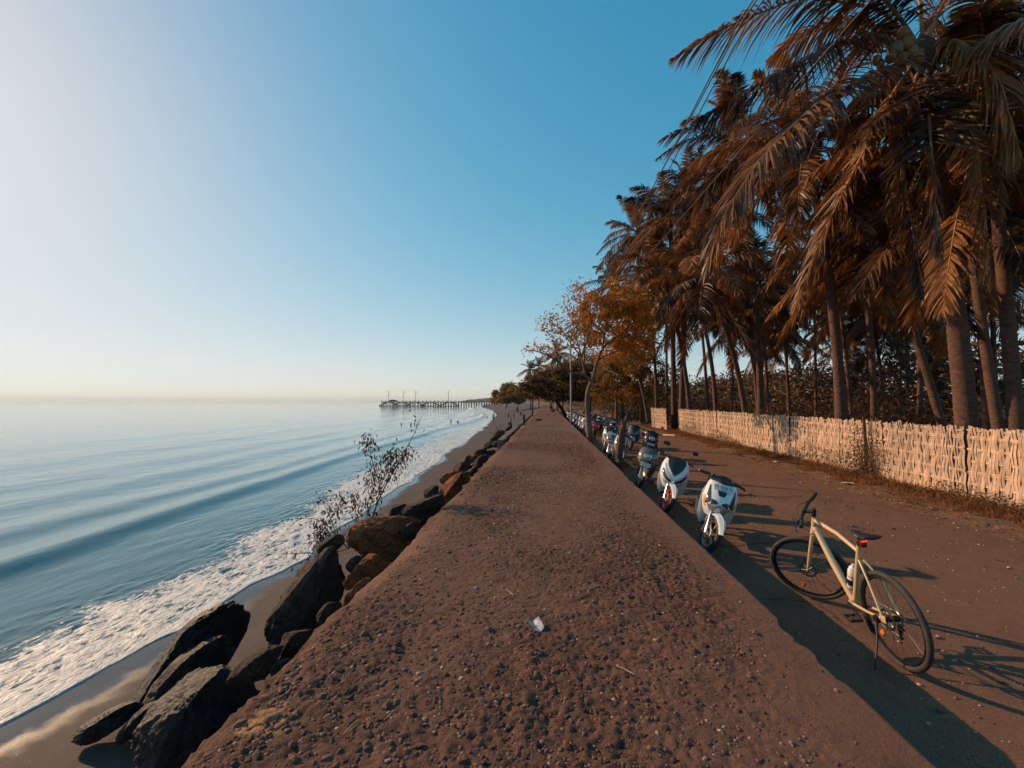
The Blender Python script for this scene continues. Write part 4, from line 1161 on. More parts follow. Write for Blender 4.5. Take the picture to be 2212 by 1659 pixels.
# ------------------------------------------------------------------ dry shrub on the boulders
DS = 6.9
sb = at_depth(752, 1185, DS); sh_ = empty("dry_shrub", sb)
M_TWIG = simple("dry_twig", (.09, .05, .035), (.04, .025, .02), 20, .9)
M_DLEAF = leafmat("withered_leaf", (.15, .050, .02), (.05, .02, .012), .25, .7, 6)
rs = np.random.RandomState(19)
TW = [([(752, 1185), (775, 1150), (805, 1120), (815, 1085), (835, 1045), (868, 985), (896, 935), (912, 897)], .016, 0, .35),
      ([(812, 1092), (822, 1050), (808, 1010), (798, 970), (804, 937)], .009, .25, .8), ([(835, 1045), (848, 1005), (843, 975), (846, 965)], .007, -.2, .95),
      ([(850, 1020), (868, 990), (872, 968)], .005, .2, .9), ([(822, 1050), (838, 1015), (832, 985)], .006, .1, .95), ([(808, 1060), (798, 1035), (802, 1010)], .006, -.3, .9),
      ([(752, 1185), (728, 1160), (702, 1128), (668, 1118), (640, 1122), (618, 1146)], .009, -.2, .3),
      ([(728, 1160), (715, 1120), (703, 1085), (690, 1078)], .007, .1, .95), ([(715, 1120), (735, 1085), (742, 1072)], .006, -.3, .9), ([(722, 1150), (690, 1150), (680, 1178)], .006, .2, .95),
      ([(752, 1185), (715, 1196), (672, 1212), (640, 1240), (614, 1292)], .008, .3, .45), ([(735, 1190), (690, 1198), (645, 1195), (598, 1196)], .006, -.2, .25),
      ([(775, 1150), (765, 1115), (772, 1085), (760, 1070)], .007, .25, .85), ([(800, 1122), (790, 1090), (800, 1065)], .007, -.15, .9), ([(702, 1128), (690, 1140), (684, 1160)], .005, .1, .95),
      ([(896, 935), (905, 912), (903, 900)], .003, 0, .1), ([(798, 970), (790, 955)], .003, 0, .5), ([(868, 985), (880, 975), (890, 980)], .003, 0, .4)]
Pl = []
for pts, r0, dd, dens in TW:
    n_ = len(pts); pp = [at_depth(x, y, DS + dd * i / (n_ - 1)) - sb for i, (x, y) in enumerate(pts)]
    limb(sh_, pp, r0, .0025, M_TWIG, "stem", 6)
    q = bez(pp, 40)[8:] if dens < .9 else bez(pp, 40)[4:]
    k = int(dens * 120); idx = rs.randint(0, len(q), k)
    if dens < .4: idx = rs.randint(0, len(q) * 3 // 4, k)
    Pl.append(q[idx] + rs.normal(size=(k, 3)) * .07)
Pl = np.concatenate(Pl)
v, f = leaves(Pl, rs.uniform(.05, .10, len(Pl)), rs, .30, .3, 1.6)
mesh_np("foliage", v, f, M_DLEAF, sh_)
tag(sh_, "half dead shrub with withered brown leaves growing among the boulders", "shrub")
b = at_depth(1078, 935, 22.6); s2 = empty("dry_shrub", b)
for (x, y) in ((1062, 905), (1080, 908), (1088, 915), (1070, 918), (1095, 922)):
    limb(s2, [(0, 0, 0), (at_depth((1078 + x) / 2 + 2, (935 + y) / 2, 22.6) - b), at_depth(x, y, 22.6) - b], .014, .004, M_TWIG, "stem", 5)
k = 140; v, f = leaves(rs.normal(size=(k, 3)) * np.array([.28, .3, .18]), rs.uniform(.04, .09, k), rs, .35)
mesh_np("foliage", v, f, M_DLEAF, s2)
tag(s2, "small leafless bush over the farthest large boulder", "shrub")

# ------------------------------------------------------------------ undergrowth and the back of the grove
rs = np.random.RandomState(23)
n = 70000
x = 9.2 + 30 * rs.rand(n) ** 1.5; y = -2 + 78 * rs.rand(n)
dens = fbm(x * .35, y * .35, 0, 15, 3)
h = np.clip(1.3 + 2.2 * dens, .15, 3.2) * (.6 + .7 * np.clip((x - 9) / 14, 0, 1))
z = rs.rand(n) ** .8 * h
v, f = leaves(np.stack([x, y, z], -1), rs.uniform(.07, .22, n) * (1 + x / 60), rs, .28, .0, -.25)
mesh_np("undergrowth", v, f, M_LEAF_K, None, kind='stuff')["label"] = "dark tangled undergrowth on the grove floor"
n = 64000
x = 26 + 66 * rs.rand(n); y = -10 + 170 * rs.rand(n); top = 4.5 + 5.5 * np.clip((x - 26) / 30, 0, 1) + 2.4 * fbm(y * .12, x * .1, 0, 8, 3)
z = rs.rand(n) * top * 1.0
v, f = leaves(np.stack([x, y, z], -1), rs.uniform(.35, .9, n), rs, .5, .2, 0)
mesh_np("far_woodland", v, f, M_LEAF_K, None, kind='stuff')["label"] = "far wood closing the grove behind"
n = 20000
y = 40 + 190 * rs.rand(n) ** 1.4; x = 7.6 + 26 * rs.rand(n); top = 4.5 + 2.2 * fbm(y * .1, x * .1, 0, 9, 3)
v, f = leaves(np.stack([x, y, rs.rand(n) * top], -1), rs.uniform(.22, .6, n), rs, .5, .2, 0)
mesh_np("roadside_thicket", v, f, M_LEAF_Y, None, kind='stuff')["label"] = "thicket along the far road"
n = 9000
y = 118 + 420 * rs.rand(n) ** 1.4; xw = np.interp(y, [100, 130, 200, 330, 600], [-.5, -.5, -4.5, -9.5, -26]); x = xw + 1.5 + 24 * rs.rand(n); top = 6.5 + 2.2 * fbm(y * .05, x * .1, 0, 19, 3)
v, f = leaves(np.stack([x, y, 1.6 + rs.rand(n) * top], -1), rs.uniform(.6, 1.5, n), rs, .5, .2, 0)
mesh_np("shore_woodland", v, f, M_LEAF_G, None, kind='stuff')["label"] = "trees massed along the far shore"
# ================================================================== woven bamboo fence
def bamboo(name, c1, c2):
    m = NT(name); v = m.coord('Object', (6, 6, .7)); w = m.coord('World')
    col = m.ramp(m.noise(v, 3, 5, .65), [(.3, c2), (.68, c1)])
    oi = m.n("ShaderNodeObjectInfo"); hs = m.n("ShaderNodeHueSaturation"); m.l(col, hs.inputs["Color"])
    m.l(m.math('ADD', m.math('MULTIPLY', oi.outputs["Random"], .6), .66), hs.inputs["Value"]); col = hs.outputs[0]
    st = m.noise(w, 1.0, 5, .7)
    col = m.mix(m.ramp(st, [(.46, 0), (.66, .75)]), col, (.27, .20, .165))
    col = m.mix(m.ramp(m.noise(w, 5, 5, .75), [(.55, 0), (.70, .55)]), col, (.16, .10, .075))
    m.pbsdf(col, .7, 0, .3, m.bump(m.noise(v, 30, 4, .7), .4, .008)); return m.done()
M_BAM = bamboo("split_bamboo", (.66, .46, .325), (.40, .26, .175))
M_BAM2 = simple("bamboo_cane", (.72, .49, .33), (.50, .32, .2), 4, .6, bump=.2, bscale=20, objvar=.3)
M_POST = simple("dark_fence_post", (.085, .05, .035), (.04, .025, .018), 6, .9, bump=.6, bscale=20)
FH = 1.54
HZ = [.12, .36, .60, .84, 1.08, 1.32, 1.47]
def slat_mesh(phase, seed):
    rs = np.random.RandomState(seed)
    zs = np.linspace(0, 1, 26); z = zs * FH
    amp = .017
    # passes in front of one cane and behind the next
    ph = np.interp(z, HZ, [(1 if (k + phase) % 2 else -1) for k in range(len(HZ))])
    x = -ph * amp + .002 * np.sin(zs * 9 + seed) + rs.normal(0, .0012, 26)
    y = .003 * np.sin(zs * 5 + seed * 2.1) + rs.normal(0, .0008, 26)
    w, t = .0215 * rs.uniform(.85, 1.1), .004
    V = []
    for i in range(26):
        V += [(x[i] - t, y[i] - w, z[i]), (x[i] + t, y[i] - w, z[i]), (x[i] + t, y[i] + w, z[i]), (x[i] - t, y[i] + w, z[i])]
    F = []
    for i in range(25):
        for k in range(4): F.append((i * 4 + k, i * 4 + (k + 1) % 4, i * 4 + 4 + (k + 1) % 4, i * 4 + 4 + k))
    F += [(0, 1, 2, 3), (100, 101, 102, 103)]
    me = bpy.data.meshes.new("slat"); me.from_pydata(V, [], F); me.update(); me.materials.append(M_BAM)
    return me
SL = {p: [slat_mesh(p, 10 + 5 * p + k) for k in range(5)] for p in (0, 1)}
def fence(label, p0, p1, seed, step=.0335, lean=0.0):
    rs = np.random.RandomState(seed)
    p0, p1 = Vector(p0), Vector(p1)
    L = (p1 - p0).length; ang = math.atan2(p1.y - p0.y, p1.x - p0.x) - math.pi / 2
    o = empty("bamboo_fence", p0, ang)
    o.rotation_euler = (0, lean, ang)
    n = int(L / step); grp = 0; left = 4; ph = 0
    hs = 0
    for i in range(n):
        if left == 0:
            left = rs.choice([3, 4, 4, 5]); ph = 1 - ph; hs = rs.normal(0, .012)
        left -= 1
        y = (i + .5) * step + rs.normal(0, .003)
        q = obj_of(SL[ph][rs.randint(5)], "slat", o, (rs.normal(0, .004), y, -.03 + rs.normal(0, .01)), (rs.normal(0, .008), rs.normal(0, .005), rs.normal(0, .10)), (1, rs.uniform(.85, 1.15), 1 + hs + rs.normal(0, .007)))
    for z in HZ:
        for k in range(3 if z < 1.4 else 2):
            rr = rs.uniform(.007, .010)
            pts = [(rs.normal(0, .003), t_ * L, z + (k - 1) * .021 + .02 * math.sin(t_ * L * .8 + z * 3) + rs.normal(0, .004)) for t_ in np.linspace(0, 1, max(3, int(L / .5)))]
            MB().tube(pts, rr, 6).build("cane", M_BAM2, o)
    for t_ in np.arange(0.05, L, 2.4):
        MB().tube([(.06, t_, -.2), (.065, t_ + rs.normal(0, .02), FH + .05)], [.035, .03], 7).build("post", M_POST, o)
    return tag(o, label, "fence", "panels of woven bamboo fence along the road")
def fy(px): return float(at_x(px, 900, FENCE_X)[1])
YS = [fy(2290), fy(2080), fy(1876), fy(1700), fy(1545), fy(1463)]
for i, lab in enumerate(("nearest woven bamboo fence panel, clean and tall at the right border", "woven bamboo fence panel right of the dark vine covered post", "grey stained bamboo fence panel overgrown with weeds left of the dark post", "pale bamboo fence panel in the middle of the run", "farthest panel of the long bamboo fence, beside the gap")):
    x_ = FENCE_X + .02 * i
    fence(lab, (x_, YS[i] + .01, 0), (x_ + .03, YS[i + 1] - .01, 0), 5 + i, lean=(.02, -.015, .03, .0, -.02)[i])
g0 = at_x(1441, 900, FENCE_X - .35); g1 = at_x(1408, 900, FENCE_X - .5)
fence("short leaning bamboo panel standing alone beyond the fence gap", (g0[0], g0[1], 0), (g1[0], g1[1], 0), 33, lean=-.05)
# fallen pale poles at the gap
for (xa, xb, y, lab) in ((1392, 1410, 936, "pale bamboo pole on the ground by the short lone panel"), (1432, 1458, 941, "pale bamboo pole on the ground at the long fence's left end")):
    a_ = at_z(xa, y, 0.02); b_ = at_z(xb, y + 2, .02)
    q = MB().tube([Vector((0, 0, .05)), Vector(tuple(b_ - a_)) * .5 + Vector((0, 0, .05)), Vector(tuple(b_ - a_)) + Vector((0, 0, .07))], .05, 8).build("bamboo_pole", M_BAM2)
    q.location = a_; tag(q, lab, "pole", "fallen poles by the fence gap")
# vine covered post
vp = empty("vine_post", (FENCE_X - .10, YS[2], 0))
MB().tube([(0, 0, -.1), (.02, .01, .8), (-.01, .02, 1.62)], [.045, .04, .035], 8).build("stake", M_POST, vp)
rs = np.random.RandomState(41)
for k in range(14):
    p = np.array([-.02, 0, 0.]); pts = [p]
    for j in range(9):
        p = p + np.array([rs.normal(-.006, .012), rs.normal(0, .09) + (rs.rand() - .5) * .05, rs.uniform(.08, .2)]); pts.append(p)
    limb(vp, pts, .006, .002, M_TWIG, "vine_stem", 5)
k = 1500
Pv = np.stack([rs.normal(-.05, .03, k), rs.normal(0, .32, k), np.abs(rs.normal(.55, .45, k))], -1)
v, f = leaves(Pv, rs.uniform(.03, .075, k), rs, .5, .1, .4)
M_VLEAF = leafmat("dry_vine_leaf", (.20, .095, .035), (.085, .045, .022), .25, .7, 4)
mesh_np("foliage", v, f, M_VLEAF, vp)
tag(vp, "dark stake overgrown with a dry climbing vine against the fence", "post")

# ------------------------------------------------------------------ verge: dry grass, weeds, leaf litter
M_GRASS = leafmat("dry_grass", (.40, .17, .05), (.16, .065, .026), .25, .75, 3)
M_WEED = leafmat("fence_weed", (.155, .088, .030), (.062, .036, .016), .25, .7, 3)
def blades(n, x, y, h, wid, rs, lean=.5):
    d = unit(np.stack([rs.normal(0, lean, n), rs.normal(0, lean, n), np.ones(n)], -1))
    w = unit(np.cross(d, rs.normal(size=(n, 3)))); b = np.stack([x, y, np.full(n, -.02)], -1)
    bend = np.stack([rs.normal(0, .3, n), rs.normal(0, .3, n), -np.abs(rs.normal(0, .25, n))], -1)
    h = h[:, None]; wd = wid
    V = np.stack([b - w * wd, b + w * wd, b + d * h * .55 + w * wd * .7, b + d * h * .55 - w * wd * .7, b + d * h + bend * h * .6], 1).reshape(-1, 3)
    o_ = np.arange(n)[:, None] * 5
    return V, np.concatenate([o_ + np.array(q)[None] for q in ((0, 1, 2), (0, 2, 3), (3, 2, 4))])
rs = np.random.RandomState(9)
n = 60000
y = 2.5 + 36 * rs.rand(n) ** 1.35; u_ = rs.rand(n) ** .55; x = 7.15 + u_ * (FENCE_X - 7.2)
keep = (fbm(x * 1.2, y * .9, 0, 5, 3) + u_ * .9) > .12
x, y, u_ = x[keep], y[keep], u_[keep]
h = rs.uniform(.05, .20, len(x)) * (.5 + 1.6 * u_ ** 2.5)
v, f = blades(len(x), x, y, h, .0035 + .00012 * y.mean(), rs, .9)
mesh_np("dry_grass", v, f, M_GRASS, None, kind='stuff')["label"] = "straw coloured grass on the road verge"
n = 16000
y = 2.5 + 30 * rs.rand(n) ** 1.2; top = np.clip(.36 + .7 * fbm(y * .55, 0, 0, 77, 3), .08, 1.1)
x = FENCE_X - .09 - np.abs(rs.normal(0, .16, n)); z = rs.rand(n) ** 1.3 * top
v, f = leaves(np.stack([x, y, z], -1), rs.uniform(.035, .09, n), rs, .28, 0, -.4)
mesh_np("fence_weeds", v, f, M_WEED, None, kind='stuff')["label"] = "weeds climbing the foot of the bamboo fence"
n = 1500
y = 2.5 + 32 * rs.rand(n) ** 1.2; x = 6.75 + np.abs(rs.normal(.35, .32, n))
v, f = leaves(np.stack([x, y, np.full(n, .0)], -1) + np.array([0, 0, .012]), rs.uniform(.03, .10, n), rs, .5, .93, 0)
v[:, 2] = np.clip(v[:, 2], -.02, .05)
M_LITTER = leafmat("leaf_litter", (.40, .22, .10), (.16, .08, .04), .1, .8, 8)
mesh_np("leaf_litter", v, f, M_LITTER, None, kind='stuff')["label"] = "fallen leaves along the road edge"
# a few pieces of rubbish in the grass
M_PLAS = simple("white_plastic", (.70, .62, .54), (.45, .36, .3), 9, .5, bump=.3, bscale=30)
M_BLKP = simple("black_plastic_bag", (.02, .018, .017), (.01, .01, .01), 9, .35, bump=.4, bscale=25)
def rag(name, px, py, size, mat, label, seed):
    p = at_z(px, py, 0.0); rs = np.random.RandomState(seed); n = 8
    U, V_ = np.meshgrid(np.linspace(-1, 1, n), np.linspace(-1, 1, n), indexing='ij')
    z = size * (.3 + .45 * fbm(U * 1.4, V_ * 1.4, 0, seed, 3)) * (1.15 - .8 * np.maximum(np.abs(U), np.abs(V_)) ** 2)
    o = mesh_np(name, np.stack([U * size * (1 + .2 * V_), V_ * size * .7, np.clip(z, .002, None)], -1).reshape(-1, 3), grid_faces(n, n), mat, smooth=True)
    o.location = (p[0], p[1], .02); o.rotation_euler = (0, 0, rs.uniform(0, 3)); return tag(o, label, "litter", "rubbish on the verge")
rag("plastic_bag", 1962, 1046, .16, M_BLKP, "black plastic bag lying in the verge grass", 3)
rag("paper_scrap", 2016, 1055, .11, M_PLAS, "pale crumpled scrap right of the black bag in the grass", 4)
rag("paper_scrap", 1677, 1000, .10, M_PLAS, "pale scrap at the road edge, middle of the fence", 5)
rag("paper_scrap", 1832, 1045, .10, M_PLAS, "pale scrap at the road edge left of the black bag", 6)
rag("plastic_bag", 1597, 985, .15, M_BLKP, "dark rag at the road edge, far along the verge", 7)
# ================================================================== bicycle
M_BFRAME = simple("sand_frame_paint", (.62, .42, .225), (.55, .37, .20), 3, .38, coat=.4)
M_BLK = simple("black_rubber", (.022, .020, .019), (.012, .011, .011), 20, .7, bump=.2, bscale=60)
M_TYRE = simple("tyre_rubber", (.050, .042, .037), (.026, .023, .021), 12, .8, bump=.4, bscale=90, bdist=.004)
M_ALU = simple("black_alloy", (.035, .033, .032), (.02, .02, .02), 10, .35, metal=.6)
M_STEEL = simple("bare_steel", (.55, .53, .50), (.40, .38, .36), 14, .3, metal=1.0)
M_SADDLE = simple("saddle_vinyl", (.022, .020, .019), (.015, .014, .013), 30, .45, bump=.15, bscale=120)
M_REFL = simple("orange_reflector", (.85, .20, .03), (.7, .15, .02), 30, .25)
_m = NT("red_tail_light"); _b = _m.pbsdf((.6, .02, .015), .25); _b.inputs["Emission Color"].default_value = (1, .06, .03, 1); _b.inputs["Emission Strength"].default_value = 1.6; M_TAIL = _m.done()
M_TAILD = simple("dark_red_lens", (.16, .015, .012), (.10, .01, .008), 30, .25)
M_BOTW = simple("white_bottle", (.78, .76, .74), (.70, .68, .66), 10, .35)
M_BOTK = simple("black_bottle", (.02, .02, .02), (.012, .012, .012), 10, .4)

# local axes: x = right... built as x forward, y left, z up
bike = empty("bicycle")
WR = .35; WB = 1.06
def wheel(cx_, name, parent):
    w = empty(name, (cx_, 0, WR)); w.parent = parent
    MB().ring((0, 0, 0), (0, 1, 0), WR - .021, .021, 72, 12).build("tyre", M_TYRE, w)
    mb = MB(); mb.ring((0, 0, 0), (0, 1, 0), WR - .050, .012, 64, 8, 1.0); mb.build("rim", M_ALU, w)
    hub = MB(); hub.lathe([(.014, -.065), (.014, -.03), (.024, -.03), (.024, -.024), (.016, -.02), (.016, .02), (.024, .024), (.024, .03), (.014, .03), (.014, .065)], (0, 0, 0), (0, 1, 0), 14); hub.build("hub", M_ALU, w)
    sp = MB()
    for k in range(28):
        a_ = 2 * math.pi * k / 28; s_ = 1 if k % 2 else -1; a2 = a_ + (.28 if (k // 2) % 2 else -.28)
        sp.tube([(math.cos(a2) * .023, s_ * .027, math.sin(a2) * .023), (math.cos(a_) * (WR - .06), 0, math.sin(a_) * (WR - .06))], .0012, 4, cap=False)
    sp.build("spokes", M_ALU, w)
    dk = MB(); dk.ring((0, .036, 0), (0, 1, 0), .068, .011, 32, 6, .12)
    for k in range(5):
        a_ = 2 * math.pi * k / 5; dk.tube([(0, .036, 0), (math.cos(a_) * .06, .036, math.sin(a_) * .06)], .005, 4)
    dk.build("brake_disc", M_STEEL, w)
    rf = MB(); a_ = -.9 if name == "rear_wheel" else -1.1
    rf.box((math.cos(a_) * .22, 0, math.sin(a_) * .22), (.05, .012, .035), Matrix.Rotation(-a_, 3, 'Y'), .005); rf.build("reflector", M_REFL, w)
    return w
rear = wheel(0, "rear_wheel", bike)
BB = Vector((.43, 0, .285)); SC = Vector((.27, 0, .80)); HT = Vector((.845, 0, .925)); HB = Vector((.885, 0, .79)); RA = Vector((0, 0, WR)); FA = Vector((WB, 0, WR))
mb = MB()
mb.tube([BB, SC + Vector((-.01, 0, .03))], [.019, .017], 14)
mb.tube([BB, (BB + HB) / 2, HB + Vector((-.01, 0, .02))], [.027, .030, .024], 14, flat=1.0)
mb.tube([SC + Vector((0, 0, -.025)), SC * .55 + HT * .45 + Vector((0, 0, -.008)), HT + Vector((0.012, 0, -.045))], [.017, .017, .021], 14)
mb.tube([HT, HB], [.023, .026], 14)
mb.lathe([(.025, -.037), (.027, -.03), (.027, .03), (.025, .037)], BB, (0, 1, 0), 16)
for s_ in (-1, 1):
    mb.tube([BB + Vector((-.03, s_ * .03, 0)), (BB + RA) / 2 + Vector((0, s_ * .048, -.005)), RA + Vector((.02, s_ * .066, 0))], [.013, .011, .010], 10)
    mb.tube([SC + Vector((-.012, s_ * .018, -.09)), SC * .5 + RA * .5 + Vector((-.0, s_ * .050, .02)), RA + Vector((.012, s_ * .066, .03))], [.010, .009, .009], 10)
    mb.box(RA + Vector((.004, s_ * .067, .006)), (.06, .006, .055), bev=.002)
mb.build("frame", M_BFRAME, bike)
mb = MB(); mb.tube([SC + Vector((-.01, 0, .02)), SC + Vector((-.045, 0, .15))], .0135, 12); mb.build("seat_post", M_ALU, bike)
# saddle
rings = []
for (x_, w, z_, t_) in ((-.14, .030, .962, .02), (-.135, .068, .966, .03), (-.10, .074, .964, .036), (-.04, .060, .956, .036), (.03, .036, .952, .032), (.09, .023, .950, .028), (.125, .016, .946, .024), (.135, .006, .943, .012)):
    rings.append([Vector((x_ + .205, math.cos(a) * w, z_ + (math.sin(a) * .5 - .5) * t_ + (.006 * abs(math.cos(a)) ** 2 if w > .05 else 0))) for a in np.linspace(0, 2 * math.pi, 14, endpoint=False)])
mb = MB(); mb.loft(rings); mb.build("saddle", M_SADDLE, bike)
mb = MB()
for s_ in (-1, 1): mb.tube([(.09, s_ * .022, .935), (.18, s_ * .022, .918), (.26, s_ * .018, .918), (.31, s_ * .008, .93)], .0035, 6)
mb.build("saddle_rail", M_STEEL, bike)
lt = MB(); lt.box((.205, 0, .865), (.035, .046, .06), bev=.008); lt = lt.build("tail_light", M_TAILD, bike)
MB().box((.186, 0, .888), (.008, .044, .010), bev=.002).build("light_bar", M_TAIL, lt)
# crank, chain, gears
mb = MB(); mb.ring(BB + Vector((0, -.048, 0)), (0, 1, 0), .082, .006, 36, 6, .35)
for k in range(5):
    a_ = k * 1.2566; mb.tube([BB + Vector((0, -.048, 0)), BB + Vector((math.cos(a_) * .08, -.048, math.sin(a_) * .08))], .006, 5)
mb.build("chainring", M_ALU, bike)
ca = R(196)
for s_, an in ((1, ca), (-1, ca + math.pi)):
    e = BB + Vector((math.cos(an) * .17, s_ * .075, math.sin(an) * .17))
    c_ = MB().tube([BB + Vector((0, s_ * .055, 0)), e], [.013, .010], 8).build("crank_arm", M_ALU, bike)
    pd = MB(); pc = e + Vector((0, s_ * .055, 0))
    for dx in (-.045, .045): pd.box(pc + Vector((dx, 0, 0)), (.014, .095, .022), bev=.003)
    for dy in (-.045, 0, .045): pd.box(pc + Vector((0, dy, 0)), (.09, .012, .018), bev=.003)
    for dx in (-.045, .045):
        for dy in (-.035, .035): pd.box(pc + Vector((dx, dy, .014)), (.005, .005, .008))
    pd.build("pedal", M_BLK, c_)
mb = MB()
for k in range(7): mb.ring(RA + Vector((0, -.030 - k * .0045, 0)), (0, 1, 0), .058 - k * .006, .003, 28, 5, .5)
mb.build("cassette", M_STEEL, bike)
mb = MB(); mb.tube([RA + Vector((0, -.045, .045)), BB + Vector((0, -.048, .082))], .004, 4); mb.tube([RA + Vector((.02, -.045, -.145)), BB + Vector((0, -.048, -.082))], .004, 4); mb.tube([RA + Vector((-.03, -.045, -.045)), RA + Vector((.0, -.045, -.15))], .004, 4)
mb.build("chain", M_STEEL, bike)
mb = MB(); mb.box(RA + Vector((.0, -.055, -.07)), (.03, .03, .05), bev=.006); mb.box(RA + Vector((.015, -.05, -.115)), (.018, .014, .10), Matrix.Rotation(.2, 3, 'Y'), .003)
mb.ring(RA + Vector((.0, -.05, -.09)), (0, 1, 0), .016, .005, 14, 5, .5); mb.ring(RA + Vector((.025, -.05, -.150)), (0, 1, 0), .016, .005, 14, 5, .5)
mb.build("derailleur", M_ALU, bike)
mb = MB(); mb.tube([RA + Vector((.07, .075, -.03)), RA + Vector((.02, .12, -.15)), RA + Vector((-.06, .235, -.385))], [.010, .008, .007], 8); mb.box(RA + Vector((.06, .075, -.02)), (.05, .03, .045), bev=.006)
mb.build("kickstand", M_ALU, bike)
# steering group: fork, front wheel, stem, bar
ST = .86
ha = R(71); axd = Vector((-math.cos(ha), 0, math.sin(ha)))
steer = empty("steering", (0, 0, 0)); steer.parent = bike
mb = MB()
for s_ in (-1, 1):
    mb.tube([HB + Vector((.012, s_ * .052, -.035)), HB * .5 + FA * .5 + Vector((.0, s_ * .058, 0)), FA + Vector((0, s_ * .057, 0))], [.019, .016, .010], 10)
mb.tube([HB + Vector((.012, -.056, -.03)), HB + Vector((.012, 0, -.012)), HB + Vector((.012, .056, -.03))], [.018, .022, .018], 10)
mb.build("front_fork", M_BFRAME, steer)
fw = wheel(WB, "front_wheel", steer)
stem_t = HT + axd * .05
mb = MB(); mb.tube([HT, stem_t + axd * .03], .019, 12); mb.tube([stem_t, stem_t + Vector((.075, 0, .008))], .018, 12); mb.ring(stem_t + Vector((.08, 0, .01)), (0, 1, 0), .018, .006, 16, 6, 3.2); mb.build("stem", M_BLK, steer)
bc = stem_t + Vector((.082, 0, .01))
hb = MB().tube([bc + Vector((-.045, -.32, .015)), bc + Vector((-.01, -.15, .004)), bc, bc + Vector((-.01, .15, .004)), bc + Vector((-.045, .32, .015))], [.011, .012, .0155, .012, .011], 12).build("handlebar", M_ALU, steer)
for s_ in (-1, 1):
    MB().tube([bc + Vector((-.028, s_ * .215, .010)), bc + Vector((-.046, s_ * .33, .0155))], .0175, 12).build("grip", M_BLK, hb)
    lv = MB(); lv.box(bc + Vector((.002, s_ * .19, -.005)), (.035, .028, .024), bev=.005); lv.tube([bc + Vector((.015, s_ * .19, -.012)), bc + Vector((.03, s_ * .25, -.03)), bc + Vector((.012, s_ * .32, -.045))], [.007, .006, .005], 6); lv.build("brake_lever", M_ALU, hb)
    cb = MB(); cb.tube(bez([bc + Vector((.01, s_ * .18, -.01)), bc + Vector((.13, s_ * .12, .03)), bc + Vector((.12, s_ * .02, -.10)), HB + Vector((.03, s_ * .03, -.02))], 16), .0028, 5); cb.build("cable", M_BLK, hb)
# turn the steering group about the steering axis
piv = Vector((.84, 0, .90))
MS = Matrix.Translation(piv) @ Matrix.Rotation(ST, 4, axd) @ Matrix.Translation(-piv)
flatten(steer, MS, bike)
# bottle (a thing of its own) and cage
mb = MB(); dn = (HB - BB).normalized()
bp = BB + dn * .20 + Vector((.0, 0, .0)); nrm_ = Vector((-dn.z, 0, dn.x))
sdn = (SC - BB).normalized(); sn_ = Vector((sdn.z, 0, -sdn.x))
cb = BB + sdn * .13 + sn_ * .052
mb.ring(cb + sdn * .03, sdn, .038, .003, 20, 5); mb.ring(cb + sdn * .10, sdn, .038, .003, 20, 5)
for a_ in (0, 2.1, 4.2):
    e1 = sdn.orthogonal().normalized(); e2 = sdn.cross(e1); d_ = e1 * math.cos(a_) + e2 * math.sin(a_)
    mb.tube([cb + d_ * .038 - sdn * .02, cb + d_ * .038 + sdn * .11], .003, 5)
mb.build("bottle_cage", M_ALU, bike)
# stand the bicycle in the world
ang_h = math.pi / 2 - .006       # heading: straight along the wall
lean = .121
def rot_to(heading, lean_left):
    return Matrix.Rotation(heading, 4, 'Z') @ Matrix.Rotation(-lean_left, 4, 'X')
bike.matrix_world = Matrix.Translation((2.711, 3.645, 0.0)) @ rot_to(ang_h, lean)
tag(bike, "sand coloured city bicycle leaning on its kickstand beside the wall", "bicycle")
bot = empty("water_bottle")
e1 = Vector((0, 1, 0))
MB().lathe([(.030, .0), (.034, .008), (.034, .10), (.031, .112), (.034, .125), (.034, .17), (.026, .185)], (0, 0, 0), (0, 0, 1), 18).build("flask", M_BOTW, bot)
MB().lathe([(.027, .0), (.028, .012), (.018, .018), (.012, .03), (.012, .045)], (0, 0, .185), (0, 0, 1), 16).build("cap", M_BOTW, bot)
MB().lathe([(.0352, .0), (.0352, .055)], (0, 0, .03), (0, 0, 1), 18).build("label_band", M_BOTK, bot)
bot.matrix_world = bike.matrix_world @ Matrix.Translation(cb - sdn * .015) @ sdn.to_track_quat('Z', 'Y').to_matrix().to_4x4()
tag(bot, "white and black water bottle in the bicycle's cage", "bottle")
# ================================================================== parked scooters
def paint(name, c, rough=.28, metal=.0):
    return simple(name, c, tuple(x * .9 for x in c), 4, rough, metal=metal, coat=.5)
P_WHITE = paint("white_paint", (.74, .73, .71)); P_SILVER = paint("silver_paint", (.50, .51, .53), .3, .35); P_RED = paint("red_paint", (.62, .055, .035))
P_BLACK = paint("black_paint", (.022, .021, .021)); P_BROWN = paint("bronze_paint", (.20, .155, .125), .3, .25); P_BLUE = paint("blue_paint", (.07, .12, .24)); P_GREY = paint("grey_paint", (.20, .20, .21))
M_PLK = simple("black_plastic", (.028, .026, .025), (.018, .017, .016), 12, .5, bump=.15, bscale=90)
M_GLASSK = simple("smoked_lens", (.045, .045, .05), (.03, .03, .035), 4, .12, coat=.6)
M_LENS = simple("headlight_lens", (.42, .45, .48), (.16, .17, .19), 9, .12, metal=.35, coat=.8)
M_CHROME = simple("chrome", (.72, .72, .72), (.6, .6, .6), 6, .12, metal=1.0)
M_AMBER = simple("amber_lens", (.85, .36, .05), (.7, .26, .03), 12, .2)
M_RIM_T = simple("bronze_rim", (.42, .29, .19), (.3, .2, .13), 8, .35, metal=.5)
M_RIM_R = simple("red_rim", (.80, .16, .10), (.65, .1, .06), 8, .35)
M_PLATE = simple("number_plate", (.60, .62, .66), (.50, .52, .56), 8, .45)
